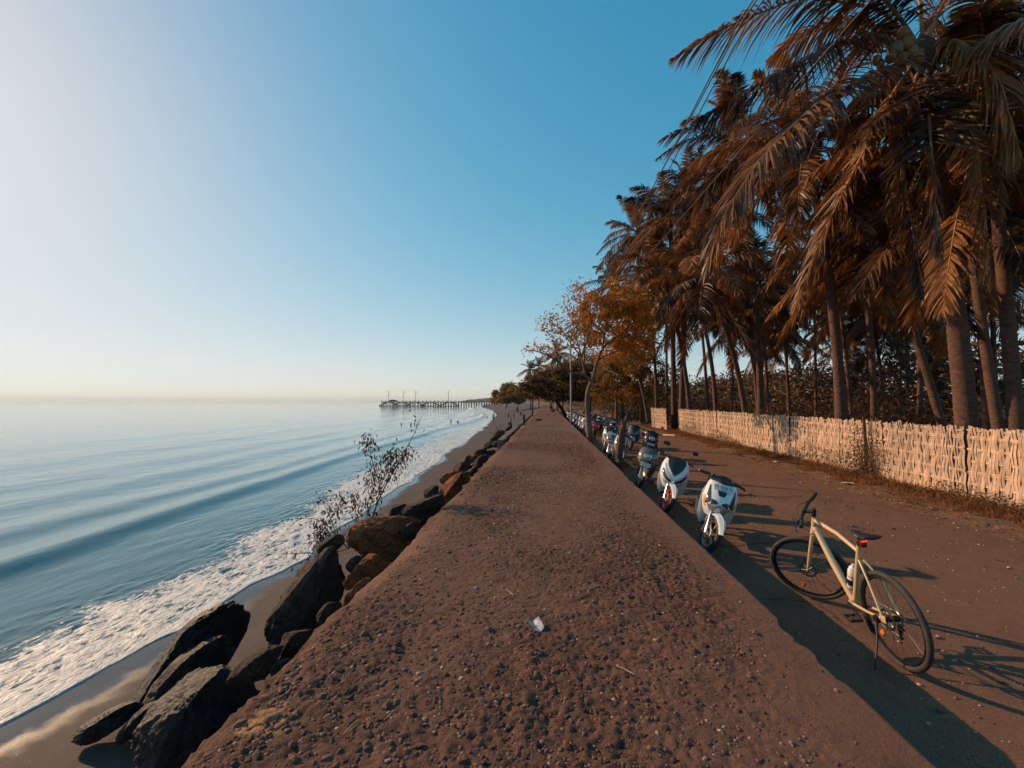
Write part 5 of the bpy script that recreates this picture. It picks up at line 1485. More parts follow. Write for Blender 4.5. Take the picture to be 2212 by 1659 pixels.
M_INK = simple("plate_lettering", (.02, .02, .022), (.015, .015, .015), 8, .5)
M_VINYL = simple("seat_vinyl", (.024, .022, .021), (.016, .015, .014), 40, .5, bump=.2, bscale=150)

def text_obj(txt, size, mat, parent, M, name="lettering", shear=0.0):
    cu = bpy.data.curves.new("lettering", 'FONT'); cu.body = txt; cu.size = size; cu.align_x = 'CENTER'; cu.align_y = 'CENTER'; cu.extrude = .0012; cu.shear = shear; cu.resolution_u = 2
    t = bpy.data.objects.new("tmp_text", cu); COL.objects.link(t)
    dg = bpy.context.evaluated_depsgraph_get()
    me = bpy.data.meshes.new_from_object(t.evaluated_get(dg))
    bpy.data.objects.remove(t, do_unlink=True)
    me.materials.clear(); me.materials.append(mat)
    o = bpy.data.objects.new(name, me); COL.objects.link(o); o.parent = parent; o.matrix_local = M
    return o

class Shell:
    """front cowl: horizontal sections, each a rounded V from the left side over the nose to the right side"""
    def __init__(self, rows): self.rows = np.array(rows, float) * np.array([1, 1, 1, 1.08, 1])      # z, nose x, back x, half width, pointedness
    def at(self, a, z, off=0.0):
        r = self.rows
        nx, bx, w, p = (np.interp(z, r[:, 0], r[:, k]) for k in (1, 2, 3, 4))
        c = max(math.cos(a), 0.0)
        return Vector((bx + (nx + off - bx) * c ** p + 0, (w + off) * math.sin(a), z))
    def mesh(self, na=17, nz=16):
        z0, z1 = self.rows[0, 0], self.rows[-1, 0]; rings = []
        for i in range(nz):
            z = z0 + (z1 - z0) * i / (nz - 1)
            ring = [self.at(-math.pi / 2 + math.pi * k / (na - 1), z) for k in range(na)]
            rings.append(ring)
        return MB().loft(rings)
    def patch(self, rows, off=.005, nz=8, na=8, th=.012):
        """panel lying on the cowl: rows of (z, a0, a1) degrees"""
        rows = np.array(rows, float); z = np.linspace(rows[0, 0], rows[-1, 0], nz); outer, inner = [], []
        for q in z:
            a0 = R(np.interp(q, rows[:, 0], rows[:, 1])); a1 = R(np.interp(q, rows[:, 0], rows[:, 2]))
            outer.append([self.at(a0 + (a1 - a0) * k / (na - 1), q, off) for k in range(na)])
            inner.append([self.at(a0 + (a1 - a0) * k / (na - 1), q, off - th) for k in range(na)])
        mb = MB(); mb.loft([o_ + i_[::-1] for o_, i_ in zip(outer, inner)]); return mb

def sc_wheel(parent, x, rim_mat, name):
    w = empty(name, (x, 0, .268)); w.parent = parent
    MB().ring((0, 0, 0), (0, 1, 0), .226, .042, 36, 10, 1.05).build("tyre", M_TYRE, w)
    mb = MB(); mb.ring((0, 0, 0), (0, 1, 0), .182, .014, 32, 8, 1.9); mb.lathe([(.03, -.05), (.045, -.03), (.045, .03), (.03, .05)], (0, 0, 0), (0, 1, 0), 14)
    for k in range(6):
        a = k * math.pi / 3 + .2
        mb.tube([(math.cos(a) * .04, 0, math.sin(a) * .04), (math.cos(a + .15) * .178, 0, math.sin(a + .15) * .178)], [.017, .011], 6)
    mb.build("rim", rim_mat, w)
    if name == "front_wheel":
        MB().ring((0, -.055, 0), (0, 1, 0), .082, .018, 28, 6, .12).build("brake_disc", M_STEEL, w)
    return w
def fender(parent, mat, r=.300, a0=22, a1=158, wide=.070, tip=.45):
    rings = []
    for i in range(22):
        t = i / 21; a = R(a0 + (a1 - a0) * t); w = wide * (tip + (1 - tip) * min(1, t * 3.2)) * (1 if t < .85 else 1 - (t - .85) * 2.2)
        sec = []
        for k in range(9):
            b = -1 + 2 * k / 8; rr = r - .040 * abs(b) ** 2.6 + (.012 if abs(b) < .2 else 0)
            sec.append((rr, b * w))
        sec += [(q - .006, y_ * .93) for q, y_ in sec[::-1]]
        rings.append([Vector((math.cos(a) * q, y_, .268 + math.sin(a) * q)) for q, y_ in sec])
    return MB().loft(rings).build("front_fender", mat, parent)
def scooter(style, label, paintm, plate=None, mirrors=True, rim=None, lod=False, fendm=None, group="scooters and motorbikes parked along the wall"):
    o = empty("scooter")
    rim = rim or M_RIM_T
    fendm = fendm or paintm
    st = empty("steering_head"); st.parent = o
    sc_wheel(st, 0, rim, "front_wheel")
    fd = fender(st, fendm)
    mb = MB()
    for s_ in (-1, 1): mb.tube([(0, s_ * .080, .268), (-.105, s_ * .078, .50), (-.16, s_ * .07, .60)], [.018, .016, .016], 8)
    mb.build("fork", M_CHROME if style != 2 else M_STEEL, st)
    # handlebar and controls
    hb = MB().tube([(-.42, -.345, .985), (-.37, -.20, 1.0), (-.345, 0, .985), (-.37, .20, 1.0), (-.42, .345, .985)], .011, 8).build("handlebar", M_PLK, st)
    for s_ in (-1, 1):
        MB().tube([(-.385, s_ * .215, .998), (-.42, s_ * .345, .985)], [.018, .0165], 10).build("grip", M_BLK, hb)
        MB().lathe([(.012, 0), (.017, .004), (.014, .018)], (-.42, s_ * .345, .985), (0, s_, -.05), 10).build("bar_end", M_CHROME, hb)
        lv = MB(); lv.box((-.35, s_ * .175, 1.0), (.06, .06, .055), bev=.012); lv.tube([(-.325, s_ * .19, .995), (-.325, s_ * .27, .985), (-.355, s_ * .34, .970)], [.007, .007, .006], 6); lv.build("brake_lever", M_PLK, hb)
        cb = MB(); cb.tube(bez([(-.34, s_ * .17, 1.0), (-.22, s_ * .16, 1.06), (-.20, s_ * .06, .98), (-.26, s_ * .04, .90)], 10), .004, 5); cb.build("cable", M_BLK, hb)
        if mirrors:
            mm = MB(); mm.tube([(-.365, s_ * .19, 1.02), (-.36, s_ * .235, 1.12), (-.375, s_ * .27, 1.20)], .0055, 6)
            mm.ball((-.385, s_ * .285, 1.235), (.016, .060, .042) if style != 3 else (.016, .052, .052), 14, 8)
            mm.build("mirror", M_PLK, hb)
    cw = MB(); cw.loft([[Vector((x_, math.cos(a) * w, z_ + math.sin(a) * h)) for a in np.linspace(0, 2 * math.pi, 14, endpoint=False)] for (x_, w, z_, h) in ((-.24, .045, .965, .02), (-.265, .10, .985, .045), (-.33, .13, 1.0, .055), (-.39, .12, .995, .045), (-.42, .06, .985, .02))])
    cw.build("handlebar_cowl", M_PLK if style != 2 else P_BLACK, st)
    # front cowl
    if style == 1:
        sh = Shell([(.46, -.20, -.40, .135, .9), (.54, -.10, -.40, .175, .8), (.64, -.045, -.40, .205, .72), (.72, -.050, -.40, .215, .68), (.82, -.11, -.39, .20, .66), (.90, -.18, -.38, .185, .7), (.955, -.25, -.37, .165, .9)])
        body = sh.mesh().build("front_cowl", paintm, o)
        sh.patch([(.505, -16, 16), (.56, -30, 30), (.635, -44, 44), (.66, -34, 34), (.685, 0, 0)], .006, 14, 16).build("headlight", M_LENS, body)
        for s_ in (-1, 1):
            sh.patch([(.645, s_ * 46, s_ * 52), (.70, s_ * 30, s_ * 50), (.78, s_ * 37, s_ * 53), (.87, s_ * 47, s_ * 56), (.90, s_ * 52, s_ * 56)], .006, 10, 6).build("position_light", M_GLASSK, body)
            sh.patch([(.59, s_ * 52, s_ * 60), (.66, s_ * 54, s_ * 66), (.74, s_ * 58, s_ * 68)], .006, 6, 4).build("turn_signal", M_AMBER, body)
            sh.patch([(.66, s_ * 18, s_ * 30), (.70, s_ * 4, s_ * 28), (.735, s_ * 16, s_ * 29)], .0045, 6, 4).build("trim", M_GLASSK if s_ > 0 else M_PLK, body)
        sh.patch([(.80, -9, 9), (.84, -15, 15), (.89, -18, 18)], .004, 5, 6).build("air_inlet", M_PLK, body)
    elif style == 2:
        sh = Shell([(.44, -.20, -.42, .150, .9), (.54, -.08, -.42, .200, .75), (.64, -.02, -.42, .235, .62), (.74, -.035, -.42, .245, .6), (.86, -.11, -.41, .235, .62), (.98, -.20, -.40, .195, .7), (1.03, -.25, -.38, .15, .9)])
        body = sh.mesh().build("front_cowl", paintm, o)
        sh.patch([(.725, -2, 2), (.79, -16, 16), (.88, -34, 34), (.97, -48, 48), (1.045, -62, 62)], .010, 12, 16, .02).build("dark_screen", M_PLK, body)
        for s_ in (-1, 1):
            sh.patch([(.575, s_ * 6, s_ * 10), (.61, s_ * 6, s_ * 30), (.66, s_ * 24, s_ * 46), (.73, s_ * 40, s_ * 56), (.80, s_ * 52, s_ * 60)], .006, 12, 6).build("headlight", M_GLASSK, body)
            sh.patch([(.625, s_ * 5, s_ * 9), (.67, s_ * 10, s_ * 24), (.74, s_ * 26, s_ * 40), (.83, s_ * 40, s_ * 50), (.90, s_ * 50, s_ * 56)], .006, 12, 5).build("light_strip", P_SILVER, body)
            sh.patch([(.52, s_ * 14, s_ * 34), (.56, s_ * 18, s_ * 44), (.60, s_ * 34, s_ * 52)], .005, 5, 5).build("trim", P_SILVER, body)
    else:
        sh = Shell([(.48, -.18, -.40, .13, 1.0), (.58, -.09, -.40, .19, .6), (.68, -.05, -.40, .225, .5), (.78, -.05, -.40, .235, .48), (.88, -.10, -.39, .215, .5), (.96, -.20, -.38, .17, .7), (1.0, -.28, -.37, .12, 1.0)])
        body = sh.mesh().build("front_cowl", paintm, o)
        c0 = sh.at(0, .80, -.035)
        ax_ = Vector((1, 0, .16)).normalized()
        hl = MB().lathe([(.092, 0.0), (.094, .05), (.086, .062), (.08, .058)], c0, ax_, 28).build("headlight_ring", M_CHROME, body)
        MB().lathe([(.082, 0.05), (.07, .062), (.04, .070), (.004, .073)], c0, ax_, 24).build("lens", M_LENS, hl)
        MB().ball(c0 + ax_ * .062, (.012, .032, .022), 12, 8).build("bulb", M_CHROME, hl)
        for s_ in (-1, 1):
            sh.patch([(.62, s_ * 40, s_ * 56), (.66, s_ * 36, s_ * 62), (.72, s_ * 40, s_ * 60)], .008, 6, 6).build("turn_signal", M_LENS, body)
    # leg shield, floor, body, seat
    lsw = .240 if style != 2 else .265
    rings = []
    for (z_, w, xb) in ((.27, lsw * .60, -.46), (.34, lsw * .82, -.43), (.46, lsw * .97, -.415), (.62, lsw * 1.03, -.405), (.78, lsw, -.40), (.90, lsw * .84, -.395), (.95, lsw * .6, -.39)):
        a_ = np.linspace(-1, 1, 11)
        rings.append([Vector((xb + .055 * abs(t) ** 2.2, t * w, z_)) for t in a_] + [Vector((xb - .035 + .05 * abs(t) ** 2.2, t * w * .97, z_)) for t in a_[::-1]])
    MB().loft(rings).build("leg_shield", paintm, o)
    mb = MB(); mb.box((-.35, 0, .43), (.12, .20, .26), bev=.03); mb.build("inner_cowl", M_PLK, o)
    mb = MB(); mb.box((-.62, 0, .285), (.42, .34, .055), bev=.02); mb.build("floorboard", M_PLK, o)
    def ell(x_, w, zc, h, n=16, p=.75): return [Vector((x_, math.copysign(abs(math.cos(a)) ** p, math.cos(a)) * w, zc + math.copysign(abs(math.sin(a)) ** p, math.sin(a)) * h)) for a in np.linspace(0, 2 * math.pi, n, endpoint=False)]
    MB().loft([ell(-.66, .10, .50, .20), ell(-.74, .16, .51, .22), ell(-.95, .175, .56, .18), ell(-1.20, .165, .62, .14), ell(-1.45, .12, .68, .09), ell(-1.58, .05, .72, .04)]).build("rear_body", paintm, o)
    MB().loft([ell(-.66, .07, .745, .025), ell(-.72, .125, .755, .042), ell(-.92, .14, .755, .045), ell(-1.12, .15, .785, .05), ell(-1.34, .125, .80, .045), ell(-1.46, .07, .80, .02)]).build("seat", M_VINYL, o)
    mb = MB(); mb.tube([(-1.30, .14, .80), (-1.52, .13, .82), (-1.60, 0, .83), (-1.52, -.13, .82), (-1.30, -.14, .80)], .013, 8); mb.build("grab_rail", M_PLK, o)
    sc_wheel(o, -1.25, rim, "rear_wheel")
    mb = MB(); mb.box((-1.02, .03, .33), (.42, .17, .17), bev=.05); mb.build("engine", M_PLK, o)
    mb = MB(); mb.tube([(-.78, -.10, .25), (-.95, -.15, .24), (-1.08, -.17, .30), (-1.45, -.175, .42)], [.02, .02, .05, .052], 12); mb.build("exhaust", M_PLK, o)
    mb = MB(); mb.tube([(-.80, .14, .26), (-.84, .22, .12), (-.87, .30, .012)], .009, 6); mb.build("side_stand", M_PLK, o)
    mb = MB(); mb.loft([ell(-1.50, .10, .66, .03), ell(-1.585, .07, .68, .028)]); mb.build("tail_lamp", M_TAILD, o)
    if plate:
        if style == 1:
            c, t, w, par = Vector((-.085, 0, .905)), R(62), .235, o
            c = sh.at(0, .905, .022)
        else:
            c, t, w, par = Vector((-.015, 0, .628)), R(72), .25, o
            c = Vector((sh.at(0, .60, .055).x + .03, 0, .60))
        pl = empty("plate_mount"); pl.parent = par
        X_ = Vector((0, 1, 0)); Nn = Vector((math.sin(t), 0, math.cos(t))); Y_ = Nn.cross(X_)
        Mx = Matrix((X_, Y_, Nn)).transposed().to_4x4(); Mx.translation = c
        pl.matrix_local = Mx
        pl.name = "number_plate"
        MB().box((0, 0, 0), (w, .088 if style == 1 else .095, .004), bev=.0015).build("plate", M_PLATE if style == 1 else simple("plate_white", (.62, .60, .57), (.5, .48, .45), 8, .5), pl)
        text_obj(plate[0], .050, M_INK, pl, Matrix.Translation((0, .012, .0028)))
        text_obj(plate[1], .026, M_INK, pl, Matrix.Translation((.02, -.028, .0028)))
        if style == 3: MB().box((0, -.06, -.001), (w * .98, .03, .004), bev=.001).build("plate_frame", M_PLK, pl)
    tag(o, label, "scooter", group)
    return o, st
def steer_turn(st, deg):
    ax_ = Vector((-math.sin(R(26)), 0, math.cos(R(26)))); piv = Vector((-.25, 0, .80))
    flatten(st, Matrix.Translation(piv) @ Matrix.Rotation(R(deg), 4, ax_) @ Matrix.Translation(-piv), st.parent)
def park(o, px, X, heading, lean=12, y=None):
    """front wheel touches the road X metres off the axis, seen at photo column px"""
    Y = float(at_x(px, 1000, X)[1]) if y is None else y
    o.matrix_world = Matrix.Translation((X, Y, -.012)) @ rot_to(R(heading), R(lean)) @ Matrix.Scale(.97, 4)
    return Y
G = "scooters and motorbikes parked along the wall"
s1, t1 = scooter(1, "nearest white scooter with its number plate on the angular nose", P_WHITE, ("DR 5326 YL", "08 26"), mirrors=False)
steer_turn(t1, 20); park(s1, 1521, 2.14, -108, 16)
fo_ = [c for c in s1.children if c.name.startswith("front_fender")][0]
_sp = Matrix.Translation((.236, .050, .405)) @ Matrix.Rotation(R(50), 4, 'Z') @ Matrix.Rotation(R(52), 4, 'X') 
text_obj("Others", .062, M_INK, fo_, Matrix(((-.35, -.46, .81, .222), (.92, -.30, .22, .046), (.15, .83, .54, .425), (0, 0, 0, 1))) @ Matrix.Rotation(R(-62), 4, 'Z'), shear=.25)
s2, t2 = scooter(2, "second scooter, silver white with a big black front screen", P_SILVER, None, True, M_RIM_R, fendm=P_WHITE)
for c in s2.children:
    if c.name.startswith(("front_cowl", "leg_shield")): c.data.materials[0] = P_WHITE
steer_turn(t2, 16); park(s2, 1434, 2.14, -104, 15)
s3, t3 = scooter(3, "bronze scooter with one round headlight, third in the row", P_BROWN, ("DR 5071 WP", "03 27"), True, M_RIM_T)
steer_turn(t3, 14); park(s3, 1380, 2.15, -108, 15)

def recolour(o, frm, to):
    for c in o.children_recursive:
        if c.type == 'MESH' and c.data.materials and c.data.materials[0] in frm:
            c.material_slots[0].link = 'OBJECT'; c.material_slots[0].material = to
def clone(src, label, paintm, X, Y, heading, lean, turn=15):
    c = copy_tree(src); c["label"] = label; c["group"] = G; c["category"] = "scooter"
    for ch in list(c.children):
        if ch.name.startswith("number_plate") and src is s1:
            pass
    recolour(c, (P_WHITE, P_SILVER, P_BROWN), paintm)
    c.matrix_world = Matrix.Translation((X, Y, -.012)) @ rot_to(R(heading), R(lean))
    return c
FAR = [
 (s1, "silver scooter just behind the dead trunk, nearer of the silver pair", P_SILVER, 2.15, 13.6, -98),
 (s1, "silver scooter behind the dead trunk, farther of the silver pair", P_GREY, 2.12, 15.4, -102),
 (s2, "white scooter with tall shield beside the small orange tree's trunk", P_WHITE, 2.3, 17.6, -106),
 (s3, "red and silver scooter just past the small orange tree", P_RED, 2.25, 23.2, -108),
 (s2, "silver scooter at the near end of the far cluster", P_SILVER, 2.25, 25.6, -112),
 (s1, "black scooter in the far cluster behind the silver one", P_BLACK, 2.9, 26.6, -112),
 (s3, "white scooter in the far cluster beside the black one", P_WHITE, 2.2, 27.8, -112),
 (s1, "red scooter in the middle of the far cluster", P_RED, 2.2, 29.2, -115),
 (s2, "dark grey scooter behind the red one in the far cluster", P_GREY, 2.9, 30.0, -115),
 (s1, "white scooter left of the lamp pole's foot", P_WHITE, 2.2, 31.2, -115),
 (s3, "black scooter right of the lamp pole's foot", P_BLACK, 2.8, 32.4, -115),
 (s2, "blue scooter near the lamp pole", P_BLUE, 2.2, 33.4, -115),
 (s1, "silver scooter beyond the lamp pole", P_SILVER, 2.2, 37.6, -115),
 (s2, "red scooter beyond the lamp pole", P_RED, 2.2, 39.4, -115),
 (s1, "white scooter far beyond the lamp pole", P_WHITE, 2.2, 41.6, -115),
 (s3, "dark scooter at the far end of the row, second to last", P_BLACK, 2.2, 44.0, -115),
 (s2, "pale scooter at the very end of the row", P_SILVER, 2.2, 47.5, -115),
 (s3, "black scooter parked inland of the silver pair", P_BLACK, 3.35, 14.9, -100),
 (s2, "dark blue scooter parked inland of the white tall shield one", P_BLUE, 3.5, 18.6, -104),
 (s1, "black scooter parked inland of the red and silver one", P_BLACK, 3.5, 24.4, -108),
 (s3, "grey scooter inland in the far cluster", P_GREY, 3.6, 28.4, -112),
 (s1, "white scooter inland at the far cluster's end", P_WHITE, 3.5, 31.2, -112),
 (s2, "black scooter inland just before the lamp pole", P_BLACK, 3.5, 34.2, -112),
]
for src, lab, pm, X, Y, hd in FAR:
    clone(src, lab, pm, X, Y, hd, 12)
# ================================================================== lamp pole and cables
M_POLE = simple("galvanised_pole", (.36, .33, .30), (.22, .20, .18), 5, .55, metal=.2)
M_CABLE = simple("cable_sheath", (.03, .025, .022), (.02, .017, .015), 8, .6)
def utility_pole(label, base, h):
    o = empty("utility_pole", base)
    MB().tube([(0, 0, -.2), (0, 0, h * .5), (0, 0, h)], [.085, .07, .055], 12).build("shaft", M_POLE, o)
    mb = MB(); mb.box((0, 0, h - .35), (.9, .08, .08), bev=.01); mb.build("cross_arm", M_POLE, o)
    for x_ in (-.38, 0, .38): MB().lathe([(.02, 0), (.035, .03), (.02, .06), (.035, .09), (.015, .13)], (x_, 0, h - .31), n=10).build("insulator", M_CONC2, o)
    return tag(o, label, "pole")
pole1 = np.array([1.98, 35.6, -.03])
utility_pole("slim grey utility pole standing among the far scooters", pole1, 7.45)
top1 = pole1 + np.array([0, 0, 7.2])
pole0 = np.array([4.6, -7.5, -.03])
def cable(label, a_, thru, b_, sag, r=.013):
    a_, thru, b_ = (np.asarray(q, float) for q in (a_, thru, b_))
    P = np.concatenate([bez([a_, (a_ + thru) / 2 - np.array([0, 0, sag]), thru], 24), bez([thru, (thru + b_) / 2 - np.array([0, 0, sag * .4]), b_], 12)[1:]])
    v, f = tube_np(P, r, 6)
    return tag(mesh_np("overhead_cable", v, f, M_CABLE, smooth=True), label, "cable", "overhead cables crossing the palms")
cable("overhead cable slanting across the palms to the far utility pole", top1, at_depth(1845, 42, 6.2), pole0 + np.array([1.1, 0, 8.1]), .35, .013)
for k, (x_, l_) in enumerate(((1606, "leftmost strand of the cable bundle before the tall palms"), (1598, "middle strand of the cable bundle before the tall palms"), (1618, "rightmost strand of the cable bundle before the tall palms"))):
    cable(l_, top1 + np.array([.2 * (k - 1), 0, .05]), at_depth(x_, 42, 6.0 + .15 * k), pole0 + np.array([.42 + .38 * k, 0, 8.1]), .30 + .1 * k, .011)

# ================================================================== pier
M_TIMB = simple("dark_pier_timber", (.060, .050, .047), (.035, .030, .029), 1.5, .9)
M_THATCH = simple("thatch", (.10, .08, .065), (.06, .048, .04), 2, .95)
DP = 330.0; S_P = DP / FPX
def pp(x, y): return at_depth(x, y, DP)
pb = pp(950, 869); pb[2] = SEA
pier = empty("pier", pb)
ztop = float(pp(950, 868.6)[2]) - SEA
xdir = Vector(tuple(_r)); ang_p = math.atan2(_r[1], _r[0]); pier.rotation_euler = (0, 0, ang_p)
Lx = (1085 - 950) * S_P; Rx0 = (825 - 950) * S_P
MB().box(((Lx + Rx0) / 2, 0, ztop), (Lx - Rx0, 4.0, .55)).build("deck", M_TIMB, pier)
n = 0; x_ = Rx0 + .4
while x_ < Lx:
    for yy_ in (-1.7, 1.7):
        MB().tube([(x_, yy_, -3), (x_, yy_, ztop - .28)], .24, 7).build("pile", M_TIMB, pier)
    x_ += 2.05 * (1 if n % 4 else .8); n += 1
x_ = Rx0 + .3
while x_ < Lx:
    MB().box((x_, -1.8, ztop + .75), (.42, .3, 1.0)).build("rail_post", M_TIMB, pier); x_ += 3.1
MB().box(((Lx + Rx0) / 2, -1.8, ztop + .85), (Lx - Rx0, .1, .12)).build("rail", M_TIMB, pier)
for xc in (838, 865, 893, 927, 968):
    c = (xc + 4 - 950) * S_P
    for s_ in (-1, 1):
        MB().tube([(c + s_ * 1.6, -1.9, ztop - .3), (c + s_ * 7.4, -1.9, .35)], .42, 6).build("brace", M_TIMB, pier)
    MB().tube([(c - 7.6, -1.9, .3), (c + 7.6, -1.9, .3)], .2, 6).build("tie_beam", M_TIMB, pier)
tag(pier, "long dark timber pier reaching out over the sea", "pier")
hb_ = empty("thatched_hut", tuple(pp(849, 868) - np.array([0, 0, .3])), ang_p)
MB().loft([[Vector((sx * w, sy * d_, z_)) for sx, sy in ((-1, -1), (1, -1), (1, 1), (-1, 1))] for (w, d_, z_) in ((2.9, 1.6, .5), (2.6, 1.4, 1.2), (1.6, .3, 1.95))]).build("roof", M_THATCH, hb_, smooth=False)
for sx in (-1, 1):
    for sy in (-1, 1): MB().tube([(sx * 2.3, sy * 1.2, 0), (sx * 2.3, sy * 1.2, .7)], .1, 6).build("post", M_TIMB, hb_)
tag(hb_, "low thatched hut on the outer end of the pier", "hut")
M_LAMP = simple("lamp_post_steel", (.22, .20, .20), (.16, .15, .15), 2, .5, metal=.3)
for x_, yt, lab in ((839, 847, "solar lamp post at the outermost end of the pier"), (872, 846, "second solar lamp post from the pier's outer end"), (897.5, 845, "third solar lamp post from the pier's outer end"), (968.6, 844, "solar lamp post nearest the shore on the pier")):
    b_ = pp(x_, 868.4); h_ = (868.4 - yt) * S_P
    l_ = empty("lamp_post", b_, ang_p)
    MB().tube([(0, 0, 0), (0, 0, h_)], [.20, .14], 8).build("shaft", M_LAMP, l_)
    MB().box((.3, 0, h_ + .15), (2.2, 1.2, .12), Matrix.Rotation(.35, 3, 'Y')).build("solar_panel", M_LAMP, l_)
    MB().tube([(0, 0, h_ - 1.2), (1.2, 0, h_ - .9)], .08, 6).build("lamp_arm", M_LAMP, l_)
    MB().box((1.4, 0, h_ - .9), (.7, .3, .16)).build("lamp_head", M_LAMP, l_)
    tag(l_, lab, "lamp", "solar lamp posts on the pier")

# ================================================================== people
SKIN = simple("skin", (.30, .165, .105), (.26, .14, .09), 6, .6); HAIR = simple("dark_hair", (.02, .016, .014), (.012, .01, .009), 20, .7)
def cloth(n_, c): return simple("cloth_" + n_, c, tuple(q * .8 for q in c), 8, .9)
C_W, C_R, C_K, C_B, C_P = cloth("white", (.70, .68, .66)), cloth("red", (.55, .04, .04)), cloth("black", (.03, .03, .032)), cloth("blue", (.12, .16, .26)), cloth("tan", (.36, .22, .15))
def skin_mesh(name, verts, edges, rad, mat, parent, root=0, sub=1):
    me = bpy.data.meshes.new(name); me.from_pydata([tuple(v) for v in verts], edges, [])
    o = bpy.data.objects.new(name, me); COL.objects.link(o)
    md = o.modifiers.new("skin", 'SKIN'); md.use_smooth_shade = True
    for i, r_ in enumerate(rad): me.skin_vertices[0].data[i].radius = (r_, r_) if not hasattr(r_, '__len__') else r_
    me.skin_vertices[0].data[root].use_root = True
    sd = o.modifiers.new("sub", 'SUBSURF'); sd.levels = sub; sd.render_levels = sub
    dg = bpy.context.evaluated_depsgraph_get()
    m2 = bpy.data.meshes.new_from_object(o.evaluated_get(dg))
    bpy.data.objects.remove(o, do_unlink=True)
    m2.materials.clear(); m2.materials.append(mat); m2.shade_smooth()
    return obj_of(m2, name, parent)
JN = dict(pelvis=(0, 0, .53), waist=(0, 0, .62), chest=(0, 0, .74), neck=(0, 0, .83), jaw=(0, .012, .875), head=(0, .004, .925), top=(0, -.004, .965))
for s_, k in ((-1, 'l'), (1, 'r')):
    JN.update({'sh' + k: (s_ * .10, 0, .805), 'el' + k: (s_ * .135, -.01, .645), 'wr' + k: (s_ * .145, .03, .505), 'ha' + k: (s_ * .145, .045, .455),
               'hi' + k: (s_ * .05, 0, .51), 'kn' + k: (s_ * .057, .012, .285), 'an' + k: (s_ * .06, -.005, .045), 'to' + k: (s_ * .066, .085, .02)})
RAD = dict(pelvis=(.085, .06), waist=(.075, .055), chest=(.095, .062), neck=.03, jaw=.042, head=.058, top=.035, sh=.036, el=.024, wr=.018, ha=.02, hi=.055, kn=.036, an=.022, to=.018)
ED = [('pelvis', 'waist'), ('waist', 'chest'), ('chest', 'neck'), ('neck', 'jaw'), ('jaw', 'head'), ('head', 'top')]
for k in 'lr': ED += [('chest', 'sh' + k), ('sh' + k, 'el' + k), ('el' + k, 'wr' + k), ('wr' + k, 'ha' + k), ('pelvis', 'hi' + k), ('hi' + k, 'kn' + k), ('kn' + k, 'an' + k), ('an' + k, 'to' + k)]
def rad_of(n_): return RAD.get(n_, RAD.get(n_[:2]))
PCACHE = {}
def person(label, base, h, rz, pose, top, bottom, group):
    J = {k: np.array(v) for k, v in JN.items()}
    if pose == 'kick':
        J['knr'] = np.array([.06, -.15, .36]); J['anr'] = np.array([.06, -.33, .30]); J['tor'] = np.array([.066, -.38, .22])
        J['ell'] = np.array([-.22, .03, .70]); J['wrl'] = np.array([-.30, .10, .76]); J['hal'] = np.array([-.33, .13, .78]); J['elr'] = np.array([.20, -.06, .68]); J['wrr'] = np.array([.29, -.10, .70]); J['har'] = np.array([.33, -.12, .71])
    if pose == 'sit':
        for k in J:
            if k[:2] not in ('kn', 'an', 'to'): J[k] = J[k] - np.array([0, 0, .40])
        for s_, k in ((-1, 'l'), (1, 'r')):
            J['kn' + k] = np.array([s_ * .07, .20, .30]); J['an' + k] = np.array([s_ * .07, .24, .045]); J['to' + k] = np.array([s_ * .072, .33, .02])
            J['el' + k] = np.array([s_ * .14, .05, .27]); J['wr' + k] = np.array([s_ * .08, .17, .32]); J['ha' + k] = np.array([s_ * .05, .21, .33])
    if pose == 'walk':
        J['knl'] = np.array([-.057, .07, .29]); J['anl'] = np.array([-.06, .09, .05]); J['tol'] = np.array([-.066, .175, .03]); J['knr'] = np.array([.057, -.02, .285]); J['anr'] = np.array([.06, -.12, .07]); J['tor'] = np.array([.066, -.05, .02])
        J['wrl'] = np.array([-.14, -.07, .52]); J['hal'] = np.array([-.14, -.09, .47]); J['wrr'] = np.array([.14, .10, .53]); J['har'] = np.array([.14, .13, .49])
    o = empty("person", base, rz); o.scale = (h, h, h)
    def reuse(nm_, mat):
        me = PCACHE.get((pose, nm_))
        if me is None: return False
        q = obj_of(me, nm_, o); q.material_slots[0].link = 'OBJECT'; q.material_slots[0].material = mat
        return True
    nm = list(J); ix = {k: i for i, k in enumerate(nm)}
    if not reuse("body", SKIN): PCACHE[(pose, "body")] = skin_mesh("body", [J[k] for k in nm], [(ix[a_], ix[b_]) for a_, b_ in ED], [rad_of(k) for k in nm], SKIN, o, ix['pelvis']).data
    def wear(name, keys, edges, grow, mat):
        if reuse(name, mat): return
        ii = {k: i for i, k in enumerate(keys)}
        PCACHE[(pose, name)] = skin_mesh(name, [J[k] for k in keys], [(ii[a_], ii[b_]) for a_, b_ in edges], [tuple(q + grow for q in (rad_of(k) if hasattr(rad_of(k), '__len__') else (rad_of(k),) * 2)) for k in keys], mat, o, 0).data
    if top: wear("shirt", ['waist', 'chest', 'pelvis', 'shl', 'shr', 'ell', 'elr'], [('waist', 'chest'), ('waist', 'pelvis'), ('chest', 'shl'), ('chest', 'shr'), ('shl', 'ell'), ('shr', 'elr')], .014, top)
    if bottom: wear("trousers", ['pelvis', 'hil', 'hir', 'knl', 'knr', 'anl', 'anr'], [('pelvis', 'hil'), ('pelvis', 'hir'), ('hil', 'knl'), ('hir', 'knr'), ('knl', 'anl'), ('knr', 'anr')], .016, bottom)
    MB().ball(tuple(J['head'] + np.array([0, -.014, .018])), (.056, .058, .056), 12, 8).build("hair", HAIR, o)
    return tag(o, label, "person", group)
